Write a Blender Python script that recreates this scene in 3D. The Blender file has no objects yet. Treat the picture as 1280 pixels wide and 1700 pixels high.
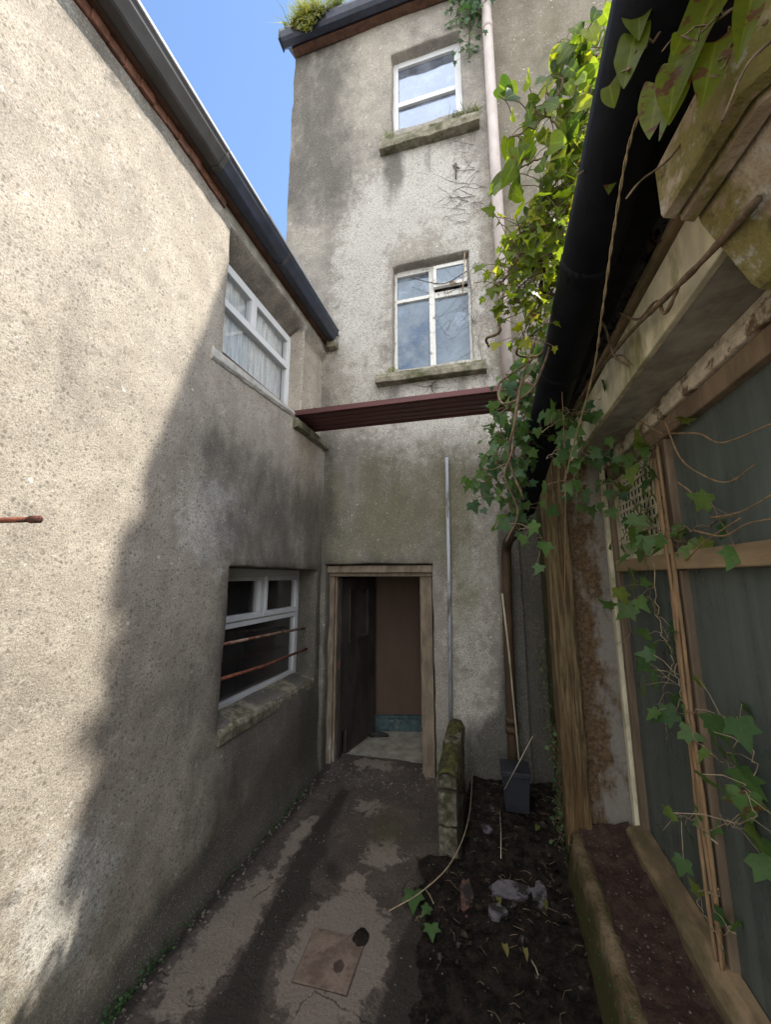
import bpy, bmesh, math, random
import numpy as np
from mathutils import Vector, noise as mnoise, Matrix
random.seed(7); RS = np.random.RandomState(5)
SC = bpy.context.scene; COL = SC.collection
# ------------------------------------------------------------------ camera, sky, sun, exposure
F = 632.0; H = 1.8
TH = math.atan(107/F); PS = math.atan(172*math.cos(TH)/F)
cam = bpy.data.cameras.new('camera'); co = bpy.data.objects.new('camera', cam); COL.objects.link(co)
co.location = (0, 0, H); co.rotation_euler = (math.pi/2+TH, 0, PS)
cam.sensor_fit = 'VERTICAL'; cam.sensor_height = 36.0; cam.lens = 36.0*F/1700
cam.clip_start = 0.02; cam.clip_end = 500; SC.camera = co
SUN = Vector((2.6, 1.0, 3.45)).normalized()
SKY_STR, SUN_STR, EXPO = 0.105, 2.2, 1.87
w = bpy.data.worlds.new('World'); SC.world = w; w.use_nodes = True
_n = w.node_tree.nodes; _sk = _n.new('ShaderNodeTexSky'); _sk.sky_type = 'NISHITA'; _sk.sun_disc = False
_sk.sun_elevation = math.asin(SUN.z); _sk.sun_rotation = math.atan2(SUN.x, SUN.y)
_sk.air_density = 1.0; _sk.dust_density = 0.3; _sk.ozone_density = 3.0
# unseen bright cloud added as fill light behind the camera, clear blue over the tall house
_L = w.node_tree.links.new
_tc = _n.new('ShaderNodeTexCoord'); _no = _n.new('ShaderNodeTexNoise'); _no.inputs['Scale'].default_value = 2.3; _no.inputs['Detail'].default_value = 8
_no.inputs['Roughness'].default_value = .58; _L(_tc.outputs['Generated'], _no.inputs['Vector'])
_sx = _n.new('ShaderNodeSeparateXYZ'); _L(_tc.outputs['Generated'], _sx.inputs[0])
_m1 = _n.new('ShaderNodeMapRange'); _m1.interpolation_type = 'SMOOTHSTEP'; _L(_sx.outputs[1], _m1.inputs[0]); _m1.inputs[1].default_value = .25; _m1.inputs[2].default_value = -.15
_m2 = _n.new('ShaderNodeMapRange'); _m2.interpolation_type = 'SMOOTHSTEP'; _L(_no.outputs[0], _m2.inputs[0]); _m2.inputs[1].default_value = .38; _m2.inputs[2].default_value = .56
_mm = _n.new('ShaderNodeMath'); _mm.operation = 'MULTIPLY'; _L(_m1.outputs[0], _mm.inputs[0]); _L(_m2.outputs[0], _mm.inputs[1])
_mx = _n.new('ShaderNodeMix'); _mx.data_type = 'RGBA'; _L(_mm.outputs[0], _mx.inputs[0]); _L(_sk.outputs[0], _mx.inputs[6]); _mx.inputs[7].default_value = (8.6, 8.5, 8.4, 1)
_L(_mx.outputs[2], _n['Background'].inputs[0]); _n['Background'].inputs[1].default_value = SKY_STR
sl = bpy.data.lights.new('sun', 'SUN'); sl.energy = SUN_STR; sl.angle = math.radians(0.6); sl.color = (1, .945, .85)
so = bpy.data.objects.new('sun', sl); COL.objects.link(so); so.rotation_euler = SUN.to_track_quat('Z', 'Y').to_euler()
so.location = (8, 3, 12)
SC.view_settings.view_transform = 'Standard'; SC.view_settings.look = 'None'
SC.view_settings.exposure = EXPO; SC.view_settings.gamma = 1
try:
    SC.cycles.use_denoising = True; SC.cycles.max_bounces = 8; SC.cycles.diffuse_bounces = 5
    SC.cycles.transparent_max_bounces = 12; SC.cycles.caustics_reflective = False; SC.cycles.caustics_refractive = False
except Exception: pass

# ------------------------------------------------------------------ survey: pixel of the photo -> point on a real plane
fw = np.array([-math.sin(PS)*math.cos(TH), math.cos(PS)*math.cos(TH), math.sin(TH)])
rt = np.array([math.cos(PS), math.sin(PS), 0]); up = np.cross(rt, fw)
def ray(px, py): return fw*F+rt*(px-640)-up*(py-850)
def onX(px, py, x): d = ray(px, py); return Vector(np.array([0, 0, H])+d*(x/d[0]))
def onY(px, py, y): d = ray(px, py); return Vector(np.array([0, 0, H])+d*(y/d[1]))
def onZ(px, py, z): d = ray(px, py); return Vector(np.array([0, 0, H])+d*((z-H)/d[2]))

# ------------------------------------------------------------------ node helpers
class NT:
    def __init__(s, name):
        s.m = bpy.data.materials.new(name); s.m.use_nodes = True; s.t = s.m.node_tree
        s.b = s.t.nodes['Principled BSDF']; s.out = s.t.nodes['Material Output']
        s.tc = s.t.nodes.new('ShaderNodeTexCoord').outputs['Object']
    def set(s, sock, v):
        if isinstance(v, bpy.types.NodeSocket): s.t.links.new(v, sock)
        elif isinstance(v, (tuple, list)) and len(v) == 3 and sock.type == 'RGBA': sock.default_value = (*v, 1)
        else: sock.default_value = v
    def mapv(s, scale, vec=None, loc=(0, 0, 0)):
        n = s.t.nodes.new('ShaderNodeMapping'); s.set(n.inputs['Vector'], vec or s.tc)
        n.inputs['Scale'].default_value = scale; n.inputs['Location'].default_value = loc; return n.outputs[0]
    def noise(s, sc, det=4, rough=.55, dist=0, vec=None):
        n = s.t.nodes.new('ShaderNodeTexNoise'); s.set(n.inputs['Vector'], vec or s.tc)
        n.inputs['Scale'].default_value = sc; n.inputs['Detail'].default_value = det
        n.inputs['Roughness'].default_value = rough; n.inputs['Distortion'].default_value = dist; return n.outputs[0]
    def voro(s, sc, feat='F1', out='Distance', rand=1, vec=None):
        n = s.t.nodes.new('ShaderNodeTexVoronoi'); n.feature = feat; s.set(n.inputs['Vector'], vec or s.tc)
        n.inputs['Scale'].default_value = sc; n.inputs['Randomness'].default_value = rand; return n.outputs[out]
    def mix(s, f, a, b, mode='MIX'):
        n = s.t.nodes.new('ShaderNodeMix'); n.data_type = 'RGBA'; n.blend_type = mode
        s.set(n.inputs[0], f); s.set(n.inputs[6], a); s.set(n.inputs[7], b); return n.outputs[2]
    def math(s, op, a, b=0.0, clamp=False):
        n = s.t.nodes.new('ShaderNodeMath'); n.operation = op; n.use_clamp = clamp
        s.set(n.inputs[0], a); s.set(n.inputs[1], b); return n.outputs[0]
    def step(s, v, a, b, lo=0., hi=1.):
        n = s.t.nodes.new('ShaderNodeMapRange'); n.interpolation_type = 'SMOOTHSTEP'
        s.set(n.inputs[0], v); n.inputs[1].default_value = a; n.inputs[2].default_value = b
        n.inputs[3].default_value = lo; n.inputs[4].default_value = hi; return n.outputs[0]
    def attr(s, name='mk'):
        n = s.t.nodes.new('ShaderNodeAttribute'); n.attribute_name = name
        q = s.t.nodes.new('ShaderNodeSeparateColor'); s.t.links.new(n.outputs['Color'], q.inputs[0]); return q.outputs
    def bump(s, h, strength, dist=.01, prev=None):
        n = s.t.nodes.new('ShaderNodeBump'); s.set(n.inputs['Height'], h); n.inputs['Strength'].default_value = strength
        n.inputs['Distance'].default_value = dist
        if prev: s.set(n.inputs['Normal'], prev)
        return n.outputs[0]
    def done(s, col, rough=.9, normal=None, spec=.3, metal=0.):
        s.set(s.b.inputs['Base Color'], col); s.set(s.b.inputs['Roughness'], rough)
        s.set(s.b.inputs['Specular IOR Level'], spec); s.set(s.b.inputs['Metallic'], metal)
        if normal: s.set(s.b.inputs['Normal'], normal)
        return s.m

def render_mat(name, base, dark, light, pebble=1.0, speck=.5, spotcol=(.16, .14, .11), algcol=(.10, .105, .045)):
    """weathered cement render: mk.R lime bloom, mk.G algae, mk.B soot"""
    n = NT(name); a = n.attr()
    big = n.noise(1.3, 6, .62); mid = n.noise(7, 5, .6); fine = n.noise(55, 4, .7)
    blot = n.noise(2.7, 7, .72)
    streak = n.noise(4.5, 4, .6, vec=n.mapv((1, 1, .16)))
    c = n.mix(n.step(big, .32, .68), dark, base)
    c = n.mix(n.step(mid, .35, .75, 0, .55), c, light)
    c = n.mix(n.step(blot, .48, .66, 0, .5), c, tuple(x*.74 for x in dark))
    c = n.mix(n.step(streak, .5, .75, 0, .45), c, tuple(x*.62 for x in dark))
    c = n.mix(n.step(fine, .38, .62, 0, .5), c, n.mix(.5, c, (.8, .78, .72), 'MULTIPLY'))
    lime = n.step(n.math('ADD', a[0], n.math('MULTIPLY', n.math('SUBTRACT', n.noise(9, 6, .68), .5), 1.3)), .34, .64, 0, .72)
    c = n.mix(lime, c, n.mix(n.step(fine, .4, .6), (.43, .415, .375), (.62, .60, .55)))
    alg = n.step(n.math('ADD', a[1], n.math('MULTIPLY', n.math('SUBTRACT', n.noise(5, 6, .65, vec=n.mapv((1, 1, .45))), .5), 1.1)), .25, .8, 0, .75)
    c = n.mix(alg, c, n.mix(mid, tuple(x*.7 for x in algcol), tuple(x*1.2 for x in algcol)))
    soot = n.step(n.math('ADD', a[2], n.math('MULTIPLY', n.math('SUBTRACT', n.noise(4, 6, .7, vec=n.mapv((1, 1, .5))), .5), 1.2)), .25, .85, 0, .82)
    c = n.mix(soot, c, (.06, .056, .05))
    def sep(col):
        q = n.t.nodes.new('ShaderNodeSeparateColor'); n.t.links.new(col, q.inputs[0]); return q.outputs
    wob = n.mix(.035, n.tc, n.t.nodes['Noise Texture'].outputs[1])       # warped coordinates so nothing is round
    clean = n.math('SUBTRACT', 1.0, n.math('MAXIMUM', soot, n.math('MULTIPLY', alg, .7)))
    grit = n.noise(150, 3, .8); c = n.mix(n.step(grit, .36, .50, .75, 0), c, tuple(x*.45 for x in dark)); c = n.mix(n.step(grit, .55, .66, 0, .6), c, tuple(min(1, x*1.12) for x in light))
    q1 = sep(n.voro(50, out='Color', vec=wob)); d1 = n.math('ADD', n.voro(50, vec=wob), n.math('MULTIPLY', n.math('SUBTRACT', fine, .5), .5))
    pit = n.math('MULTIPLY', n.step(d1, .42, .2), n.step(n.math('ADD', q1[1], n.math('MULTIPLY', n.math('SUBTRACT', mid, .5), 1.4)), .54, .72))
    c = n.mix(n.math('MULTIPLY', pit, .68), c, spotcol)
    q0 = sep(n.voro(13, out='Color', vec=wob)); d0 = n.math('ADD', n.voro(13, vec=wob), n.math('MULTIPLY', n.math('SUBTRACT', fine, .5), .5))
    c = n.mix(n.math('MULTIPLY', n.math('MULTIPLY', n.step(d0, .36, .08), n.step(n.math('ADD', q0[0], n.math('MULTIPLY', n.math('SUBTRACT', big, .5), 1.5)), .74, .88)), .33), c, spotcol)
    q2 = sep(n.voro(62, out='Color', vec=wob)); d2 = n.math('ADD', n.voro(62, vec=wob), n.math('MULTIPLY', n.math('SUBTRACT', fine, .5), .4))
    fl = n.math('MULTIPLY', n.step(d2, .42, .2), n.step(n.math('ADD', n.math('ADD', q2[0], n.math('MULTIPLY', a[0], .3*speck)), n.math('MULTIPLY', n.math('SUBTRACT', mid, .5), .8)), .9, 1.05))
    c = n.mix(n.math('MULTIPLY', n.math('MULTIPLY', fl, clean), .62), c, (.62, .60, .55))
    q3 = sep(n.voro(20, out='Color', vec=wob)); d3 = n.math('ADD', n.voro(20, vec=wob), n.math('MULTIPLY', n.math('SUBTRACT', fine, .5), .6))
    fb_ = n.math('MULTIPLY', n.step(d3, .22, .1), n.step(q3[2], .93, .95)); c = n.mix(n.math('MULTIPLY', n.math('MULTIPLY', fb_, clean), .75), c, (.66, .65, .6))
    h = n.math('ADD', n.math('MULTIPLY', grit, .7), n.math('MULTIPLY', n.noise(60, 3, .6), .5))
    h = n.math('ADD', h, n.math('MULTIPLY', fl, .2))
    nb = n.bump(n.noise(9, 4, .6), .3, .03); nb = n.bump(h, .9*pebble, .008, nb)
    return n.done(c, .93, nb, .2)

def simple(name, col, rough=.6, var=.25, sc=20, bump=.1, metal=0, dirt=None, spec=.4, stretch=(1, 1, 1), dirtamt=(.5, .75)):
    n = NT(name); v = n.mapv(stretch)
    a = n.noise(sc, 5, .6, vec=v); c = n.mix(n.step(a, .3, .7), tuple(x*(1-var) for x in col), tuple(min(1, x*(1+var)) for x in col))
    if dirt:
        c = n.mix(n.step(n.noise(sc*.35, 7, .7, vec=v), dirtamt[0], dirtamt[1]), c, dirt)
    return n.done(c, rough, n.bump(n.noise(sc*4, 4, .6, vec=v), bump, .01), spec, metal)

M = {}
M['left'] = render_mat('roughcast_left', (.445, .392, .322), (.33, .29, .242), (.53, .478, .405), .75, .7)
M['tower'] = render_mat('roughcast_tower', (.35, .32, .27), (.24, .22, .20), (.45, .42, .36), .5, 1.1, algcol=(.17, .16, .085))
M['rearwall'] = render_mat('roughcast_rear', (.27, .24, .19), (.21, .19, .155), (.33, .29, .23), .9, .7)
M['plaster'] = simple('grey_plaster', (.33, .31, .26), .9, .25, 9, .4, dirt=(.12, .11, .09), dirtamt=(.55, .8))
M['sill'] = simple('mossy_concrete', (.22, .2, .15), .95, .35, 14, .7, dirt=(.07, .075, .03), dirtamt=(.42, .65))
M['limesill'] = simple('lime_mortar', (.42, .40, .36), .95, .2, 14, .5, dirt=(.16, .15, .12), dirtamt=(.55, .75))
M['upvc'] = simple('white_upvc', (.64, .65, .66), .35, .04, 6, .02, dirt=(.45, .45, .42), dirtamt=(.6, .95))
M['oldpaint'] = simple('flaking_white_paint', (.68, .67, .63), .7, .1, 30, .3, dirt=(.2, .14, .09), dirtamt=(.55, .66))
M['cream'] = simple('cream_board', (.66, .60, .43), .75, .2, 10, .25, dirt=(.24, .22, .10), dirtamt=(.5, .72), stretch=(1, 1, .5))
M['creamflake'] = simple('flaking_cream_paint', (.62, .54, .42), .8, .2, 25, .5, dirt=(.17, .115, .07), dirtamt=(.5, .6))
M['navy'] = simple('navy_gutter', (.02, .026, .045), .42, .3, 10, .06, dirt=(.06, .06, .06), spec=.5, dirtamt=(.58, .8))
M['lipglint'] = simple('gutter_lip_glint', (.30, .31, .33), .5, .1, 10, .05)  # pale grey paints the sun glint along the gutter lip
M['greygut'] = simple('gutter_bounce_grey', (.05, .046, .045), .5, .2, 10, .06, dirt=(.05, .05, .055), spec=.4)  # brown-grey paints in light reflected from the wall onto the near gutter
M['black'] = simple('black_gutter', (.006, .007, .0105), .62, .4, 9, .2, dirt=(.026, .025, .024), spec=.16, dirtamt=(.55, .85))
M['fascia'] = simple('brown_fascia', (.10, .05, .03), .8, .35, 12, .3)
M['brick'] = simple('old_brick', (.19, .085, .055), .95, .35, 18, .6, dirt=(.1, .09, .08))
M['grit'] = simple('grit', (.16, .14, .12), .95, .5, 40, .3)
M['yard'] = simple('pale_yard_concrete', (.33, .305, .27), .9, .25, 6, .3)
M['dullrust'] = simple('dull_rust', (.06, .04, .033), .95, .4, 25, .4)
M['sillpale'] = simple('worn_mossy_sill', (.29, .255, .195), .95, .4, 34, .9, dirt=(.10, .10, .05), dirtamt=(.4, .66))
M['darkblock'] = simple('damp_mossy_block', (.15, .135, .10), .95, .45, 30, .9, dirt=(.05, .048, .026), dirtamt=(.42, .62))
M['slate'] = simple('slate', (.09, .09, .1), .7, .3, 8, .3)
M['maroon'] = simple('maroon_plank', (.105, .034, .034), .55, .2, 6, .1, dirt=(.055, .03, .028), stretch=(.2, 4, 4))
M['rust'] = simple('rusty_iron', (.20, .065, .035), .9, .4, 40, .8, dirt=(.08, .03, .02), dirtamt=(.5, .6))
M['rustpaint'] = simple('flaking_rust_bar', (.36, .26, .2), .85, .2, 60, .8, dirt=(.17, .06, .03), dirtamt=(.45, .52))
M['pinkpipe'] = simple('pale_pipe', (.47, .41, .38), .55, .12, 10, .1, dirt=(.2, .17, .15), dirtamt=(.58, .72), stretch=(1, 1, .4))
M['greypipe'] = simple('grey_pipe', (.42, .44, .48), .5, .15, 12, .15, dirt=(.13, .12, .11), dirtamt=(.52, .62), stretch=(2, 2, .4))
M['eave'] = simple('dark_eave_board', (.022, .02, .02), .9, .5, 8, .5, dirt=(.05, .042, .035), dirtamt=(.5, .7))
M['brownpipe'] = simple('brown_pipe', (.075, .045, .024), .7, .35, 8, .2, dirt=(.025, .022, .018), stretch=(1, 1, .3))
M['potplastic'] = simple('dark_plastic', (.02, .022, .028), .5, .3, 12, .08, dirt=(.06, .06, .055), dirtamt=(.55, .8))
M['bamboo'] = simple('pale_cane', (.42, .37, .27), .7, .2, 12, .2, dirt=(.10, .11, .04), dirtamt=(.5, .7), stretch=(1, 1, .3))
M['twine'] = simple('straw_twine', (.34, .26, .14), .9, .3, 60, .5)
M['redstring'] = simple('reddish_string', (.25, .13, .07), .9, .2, 60, .4)
M['stem'] = simple('vine_bark', (.17, .12, .075), .9, .4, 30, .5)
M['stempale'] = simple('vine_pale', (.34, .26, .17), .85, .3, 30, .4)
M['stemrust'] = simple('vine_rusty', (.27, .17, .09), .85, .3, 30, .5, stretch=(1, 1, .2))
M['twig'] = simple('twig_grey', (.10, .08, .065), .9, .3, 30, .4)
M['doorwood'] = simple('dark_door', (.045, .037, .032), .75, .4, 7, .3, dirt=(.10, .085, .07), dirtamt=(.58, .8), stretch=(1, 1, .35))
M['frame'] = simple('weathered_door_frame', (.21, .165, .12), .85, .3, 16, .4, dirt=(.36, .33, .29), dirtamt=(.6, .68), stretch=(1, 1, .35))
M['lining'] = simple('brown_board', (.10, .062, .043), .75, .15, 4, .1, stretch=(1, 1, .3))
M['teal'] = simple('teal_skirting', (.05, .085, .09), .8, .4, 16, .2, dirt=(.12, .14, .14), dirtamt=(.52, .62))
M['dullwall'] = simple('lobby_wall', (.13, .12, .11), .9, .3, 5, .3)
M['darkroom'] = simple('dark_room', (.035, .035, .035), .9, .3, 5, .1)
M['moss'] = simple('moss', (.075, .08, .02), 1, .5, 30, 1, dirt=(.035, .03, .015), dirtamt=(.45, .6))
M['terracotta'] = simple('brick_shard', (.12, .06, .048), .9, .3, 25, .6, dirt=(.02, .017, .015), dirtamt=(.48, .56))
M['greyshard'] = simple('slate_shard', (.12, .11, .125), .8, .25, 25, .3, dirt=(.02, .017, .015), dirtamt=(.46, .54))
M['woodrail'] = simple('brown_timber', (.30, .215, .125), .8, .3, 8, .3, dirt=(.16, .11, .06), dirtamt=(.52, .75), stretch=(1, .25, 1))
M['woodmull'] = simple('mullion_timber', (.19, .135, .088), .8, .35, 9, .4, dirt=(.10, .065, .04), stretch=(1, 1, .2))
M['sillwood'] = simple('rotten_sill', (.22, .155, .09), .9, .35, 10, .6, dirt=(.09, .075, .035), dirtamt=(.42, .62), stretch=(1, .4, 1))

def board_mat():
    n = NT('weathered_boards'); g = n.noise(7, 6, .65, vec=n.mapv((6, 6, .35))); s = n.noise(22, 4, .6, vec=n.mapv((4, 4, .15)))
    c = n.mix(n.step(g, .35, .65), (.115, .075, .035), (.30, .22, .115)); c = n.mix(n.step(s, .55, .7, 0, .7), c, (.085, .06, .035))
    z = n.t.nodes.new('ShaderNodeSeparateXYZ'); n.t.links.new(n.tc, z.inputs[0])
    c = n.mix(n.step(n.math('ADD', z.outputs[2], n.noise(6, 5, .7)), 1.75, .7, 0, .6), c, (.21, .115, .045))
    c = n.mix(n.step(n.math('ADD', z.outputs[1], n.math('MULTIPLY', n.noise(5, 5, .7), .5)), 3.35, 3.6, 0, .9), c, (.04, .045, .015))
    c = n.mix(n.step(n.noise(5, 7, .75, vec=n.mapv((2, 2, .4))), .53, .66, 0, .8), c, (.045, .043, .018)); c = n.mix(n.step(n.noise(11, 6, .7, vec=n.mapv((3, 3, .2))), .5, .62, 0, .6), c, (.055, .036, .02))
    return n.done(c, .9, n.bump(n.math('ADD', g, s), 1, .03))
M['boards'] = board_mat()
def pier_mat():
    n = NT('pier_render'); g = n.noise(3.2, 6, .66); f = n.noise(40, 5, .7)
    z = n.t.nodes.new('ShaderNodeSeparateXYZ'); n.t.links.new(n.tc, z.inputs[0])
    c = n.mix(n.step(f, .35, .65), (.085, .055, .032), (.20, .13, .07))
    c = n.mix(n.step(n.math('ADD', n.noise(6, 5, .65, vec=n.mapv((1, 1, .6))), n.math('MULTIPLY', n.math('SUBTRACT', z.outputs[0], .66), 1.0)), .44, .6), c, n.mix(f, (.23, .205, .175), (.34, .31, .27)))
    c = n.mix(n.step(n.math('ADD', z.outputs[0], n.math('MULTIPLY', f, .07)), .585, .53), c, n.mix(g, (.20, .115, .05), (.32, .20, .095)))
    return n.done(c, .95, n.bump(n.math('ADD', f, g), .9, .02), .15)
M['pier'] = pier_mat()
def curb_mat():
    n = NT('mossy_curb'); g = n.noise(6, 6, .68); f = n.noise(45, 5, .7)
    z = n.t.nodes.new('ShaderNodeSeparateXYZ'); n.t.links.new(n.tc, z.inputs[0])
    c = n.mix(n.step(g, .35, .65), (.15, .105, .06), (.30, .225, .14)); c = n.mix(n.step(f, .5, .7, 0, .6), c, (.07, .05, .03))
    mo = n.step(n.math('ADD', n.math('MULTIPLY', z.outputs[2], -2.2), n.noise(9, 6, .7)), -.25, .15, 0, .92)
    c = n.mix(mo, c, n.mix(f, (.03, .032, .012), (.085, .085, .02)))
    return n.done(c, .95, n.bump(n.math('ADD', f, g), 1, .025), .15)
M['curb'] = curb_mat()
def corbel_mat():
    n = NT('lichen_stone'); g = n.noise(9, 6, .66); f = n.noise(70, 5, .7); b = n.noise(7, 4, .6)
    c = n.mix(n.step(g, .35, .65), (.30, .225, .15), (.48, .40, .30))
    c = n.mix(n.step(n.math('ADD', b, n.math('MULTIPLY', n.math('SUBTRACT', g, .5), .6)), .42, .54, 0, .85), c, n.mix(f, (.10, .09, .022), (.27, .235, .06)))
    c = n.mix(n.step(n.noise(13, 6, .75), .55, .66, 0, .8), c, (.45, .43, .38))
    c = n.mix(n.step(n.noise(17, 6, .75), .54, .68, 0, .75), c, (.075, .06, .04))
    return n.done(c, .95, n.bump(n.math('ADD', f, g), .7, .01), .15)
M['corbel'] = corbel_mat()
def ground_mat():
    """mk.R pale dried mud, mk.G rust/brown, mk.B wet dark film"""
    n = NT('alley_concrete'); a = n.attr(); g = n.noise(3.5, 6, .65); f = n.noise(60, 5, .72); m = n.noise(13, 5, .65)
    c = n.mix(n.step(g, .35, .68), (.078, .063, .053), (.135, .112, .095))
    c = n.mix(n.step(f, .42, .66, 0, .7), c, (.05, .04, .034)); c = n.mix(n.step(n.noise(9, 7, .75), .5, .68, 0, .6), c, (.06, .047, .04))
    c = n.mix(n.step(n.math('ADD', a[0], n.math('MULTIPLY', n.math('SUBTRACT', m, .5), 1.2)), .42, .58, 0, .85), c, n.mix(f, (.19, .155, .13), (.33, .285, .24)))
    c = n.mix(n.step(n.math('ADD', a[1], n.math('MULTIPLY', n.math('SUBTRACT', m, .5), 1.)), .35, .8, 0, .7), c, (.085, .078, .04))
    ck = n.voro(2.3, 'DISTANCE_TO_EDGE', vec=n.mix(.16, n.tc, n.t.nodes['Noise Texture'].outputs[1])); ckm = n.math('MULTIPLY', n.step(ck, .010, .002), n.step(g, .46, .56)); c = n.mix(n.math('MULTIPLY', ckm, .8), c, (.02, .017, .015))
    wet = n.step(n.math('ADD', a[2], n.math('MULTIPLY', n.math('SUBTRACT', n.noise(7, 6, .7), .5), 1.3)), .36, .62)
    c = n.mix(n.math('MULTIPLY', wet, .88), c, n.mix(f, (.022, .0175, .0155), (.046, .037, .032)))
    k = n.t.nodes.new('ShaderNodeSeparateColor'); n.t.links.new(n.voro(60, out='Color'), k.inputs[0])
    sp = n.math('MULTIPLY', n.step(n.voro(60), .3, .15), n.step(k.outputs[0], .94, .97)); c = n.mix(n.math('MULTIPLY', sp, .7), c, (.4, .38, .34))
    return n.done(c, n.step(wet, 0, 1, .88, .62), n.bump(n.math('ADD', f, m), .9, .018), .3)
M['ground'] = ground_mat()
def soil_mat(name, a, b, fleck=.95):
    n = NT(name); g = n.noise(14, 6, .7); f = n.noise(80, 5, .75)
    c = n.mix(n.step(n.math('ADD', g, n.math('MULTIPLY', f, .5)), .6, .95), a, b)
    k = n.t.nodes.new('ShaderNodeSeparateColor'); n.t.links.new(n.voro(75, out='Color'), k.inputs[0])
    sp = n.math('MULTIPLY', n.step(n.voro(75), .35, .15), n.step(k.outputs[0], fleck, fleck+.03)); c = n.mix(n.math('MULTIPLY', sp, .7), c, (.34, .31, .27))
    return n.done(c, .95, n.bump(n.math('ADD', f, g), 1, .02), .15)
M['soil'] = soil_mat('dark_soil', (.009, .0075, .0065), (.044, .033, .026))
M['ledgesoil'] = soil_mat('red_brown_soil', (.06, .037, .03), (.12, .075, .06), .93)
def rustlid():
    n = NT('rusty_lid'); g = n.noise(9, 6, .7); f = n.noise(60, 4, .7)
    c = n.mix(n.step(g, .35, .65), (.13, .092, .075), (.215, .165, .135)); c = n.mix(n.step(f, .5, .75, 0, .6), c, (.055, .035, .028))
    return n.done(c, .9, n.bump(n.math('ADD', f, g), .5, .01), .2)
M['lid'] = rustlid()
def glass_mat(name, dirt, amount, tint=(1, 1, 1), gloss=.25, streaky=False, rough=.03, see=1.0):
    """window glass: clear + mirror by angle, with a film of dust"""
    n = NT(name); T = n.t
    tr = T.nodes.new('ShaderNodeBsdfTransparent'); tr.inputs[0].default_value = (*[see*.85]*3, 1)
    gl = T.nodes.new('ShaderNodeBsdfGlossy'); gl.inputs['Roughness'].default_value = rough; gl.inputs[0].default_value = (*tint, 1)
    lw = T.nodes.new('ShaderNodeLayerWeight'); lw.inputs[0].default_value = .5; fz = n.math('ADD', n.math('MULTIPLY', n.math('POWER', lw.outputs['Facing'], 4.5), .9), .05)
    m1 = T.nodes.new('ShaderNodeMixShader'); T.links.new(n.math('ADD', n.math('MULTIPLY', fz, 1-gloss), gloss), m1.inputs[0])
    T.links.new(tr.outputs[0], m1.inputs[1]); T.links.new(gl.outputs[0], m1.inputs[2])
    df = T.nodes.new('ShaderNodeBsdfDiffuse')
    s = n.noise(4, 7, .68, vec=n.mapv((3, 3, .16))) if streaky else n.noise(6, 6, .7)
    n.set(df.inputs[0], n.mix(n.step(s, .35, .7), tuple(x*(.8 if streaky else .6) for x in dirt), dirt))
    m2 = T.nodes.new('ShaderNodeMixShader')
    n.set(m2.inputs[0], n.step(n.math('ADD', n.math('ADD', n.math('MULTIPLY', s, .25), .35) if streaky else s, n.math('MULTIPLY', n.noise(3, 4, .6), .5)), .4, 1.0, amount*.55, min(1, amount*1.4)))
    T.links.new(m1.outputs[0], m2.inputs[1]); T.links.new(df.outputs[0], m2.inputs[2]); T.links.new(m2.outputs[0], n.out.inputs[0])
    return n.m
M['glass'] = glass_mat('window_glass', (.3, .3, .3), .05, gloss=.05, see=1.15)
M['glassmid'] = glass_mat('hazy_glass', (.26, .31, .36), .72, (.65, .8, 1), .22)  # bluish dust film also paints in the sky's hazy reflection
M['glasstop'] = glass_mat('sky_glass', (.30, .33, .40), .3, (.62, .74, 1), .3)  # bluish film and mirror tint paint in the reflected sky
M['glassdust'] = glass_mat('dusty_glass', (.13, .15, .135), .85, gloss=.04, streaky=True, rough=.22)
def lace():
    n = NT('lace_curtain'); g = n.noise(30, 3, .6, vec=n.mapv((3, 3, .12))); k = n.noise(140, 2, .5, vec=n.mapv((1, 1, .6)))
    return n.done(n.mix(n.step(n.math('ADD', g, n.math('MULTIPLY', k, .3)), .5, .8), (.5, .56, .58), (.85, .88, .88)), .9, n.bump(g, .5, .01))
M['lace'] = lace()
def leaf_mat(name, dark, mid, yel, trans=.5):
    n = NT(name); a = n.attr(); T = n.t
    c = n.mix(n.step(a[0], 0, .55), dark, mid); c = n.mix(n.step(a[0], .72, .95), c, yel)
    c = n.mix(n.step(n.noise(60, 4, .6), .45, .8, 0, .4), c, tuple(x*.5 for x in dark))
    c = n.mix(n.math('MULTIPLY', n.step(a[1], .86, .97), .3), c, tuple(min(1, x*1.8+.02) for x in mid))   # veins
    c = n.mix(n.step(n.math('MULTIPLY', a[2], n.noise(35, 3, .6)), .52, .6), c, (.10, .045, .02))                # brown spots
    n.done(c, .45, n.bump(n.noise(70, 3, .5), .25, .004), .3)
    tl = T.nodes.new('ShaderNodeBsdfTranslucent'); n.set(tl.inputs[0], n.mix(1.0, c, (3.1, 3.0, 1.2), 'MULTIPLY'))
    m = T.nodes.new('ShaderNodeMixShader'); m.inputs[0].default_value = trans
    T.links.new(n.b.outputs[0], m.inputs[1]); T.links.new(tl.outputs[0], m.inputs[2]); T.links.new(m.outputs[0], n.out.inputs[0])
    return n.m
M['leaf'] = leaf_mat('ivy_leaf', (.03, .06, .012), (.12, .165, .016), (.33, .32, .03))
M['leafbacklit'] = leaf_mat('ivy_leaf_backlit_yellow', (.05, .085, .010), (.12, .145, .012), (.26, .24, .03), .5)  # paler yellow-green stands in for sun shining through, which the roof blocks
M['leafshade'] = leaf_mat('ivy_leaf_dark', (.03, .075, .034), (.085, .16, .045), (.22, .24, .04), .3)
M['grass'] = leaf_mat('grass_blade', (.05, .07, .018), (.13, .15, .04), (.28, .24, .09), .4)
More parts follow.
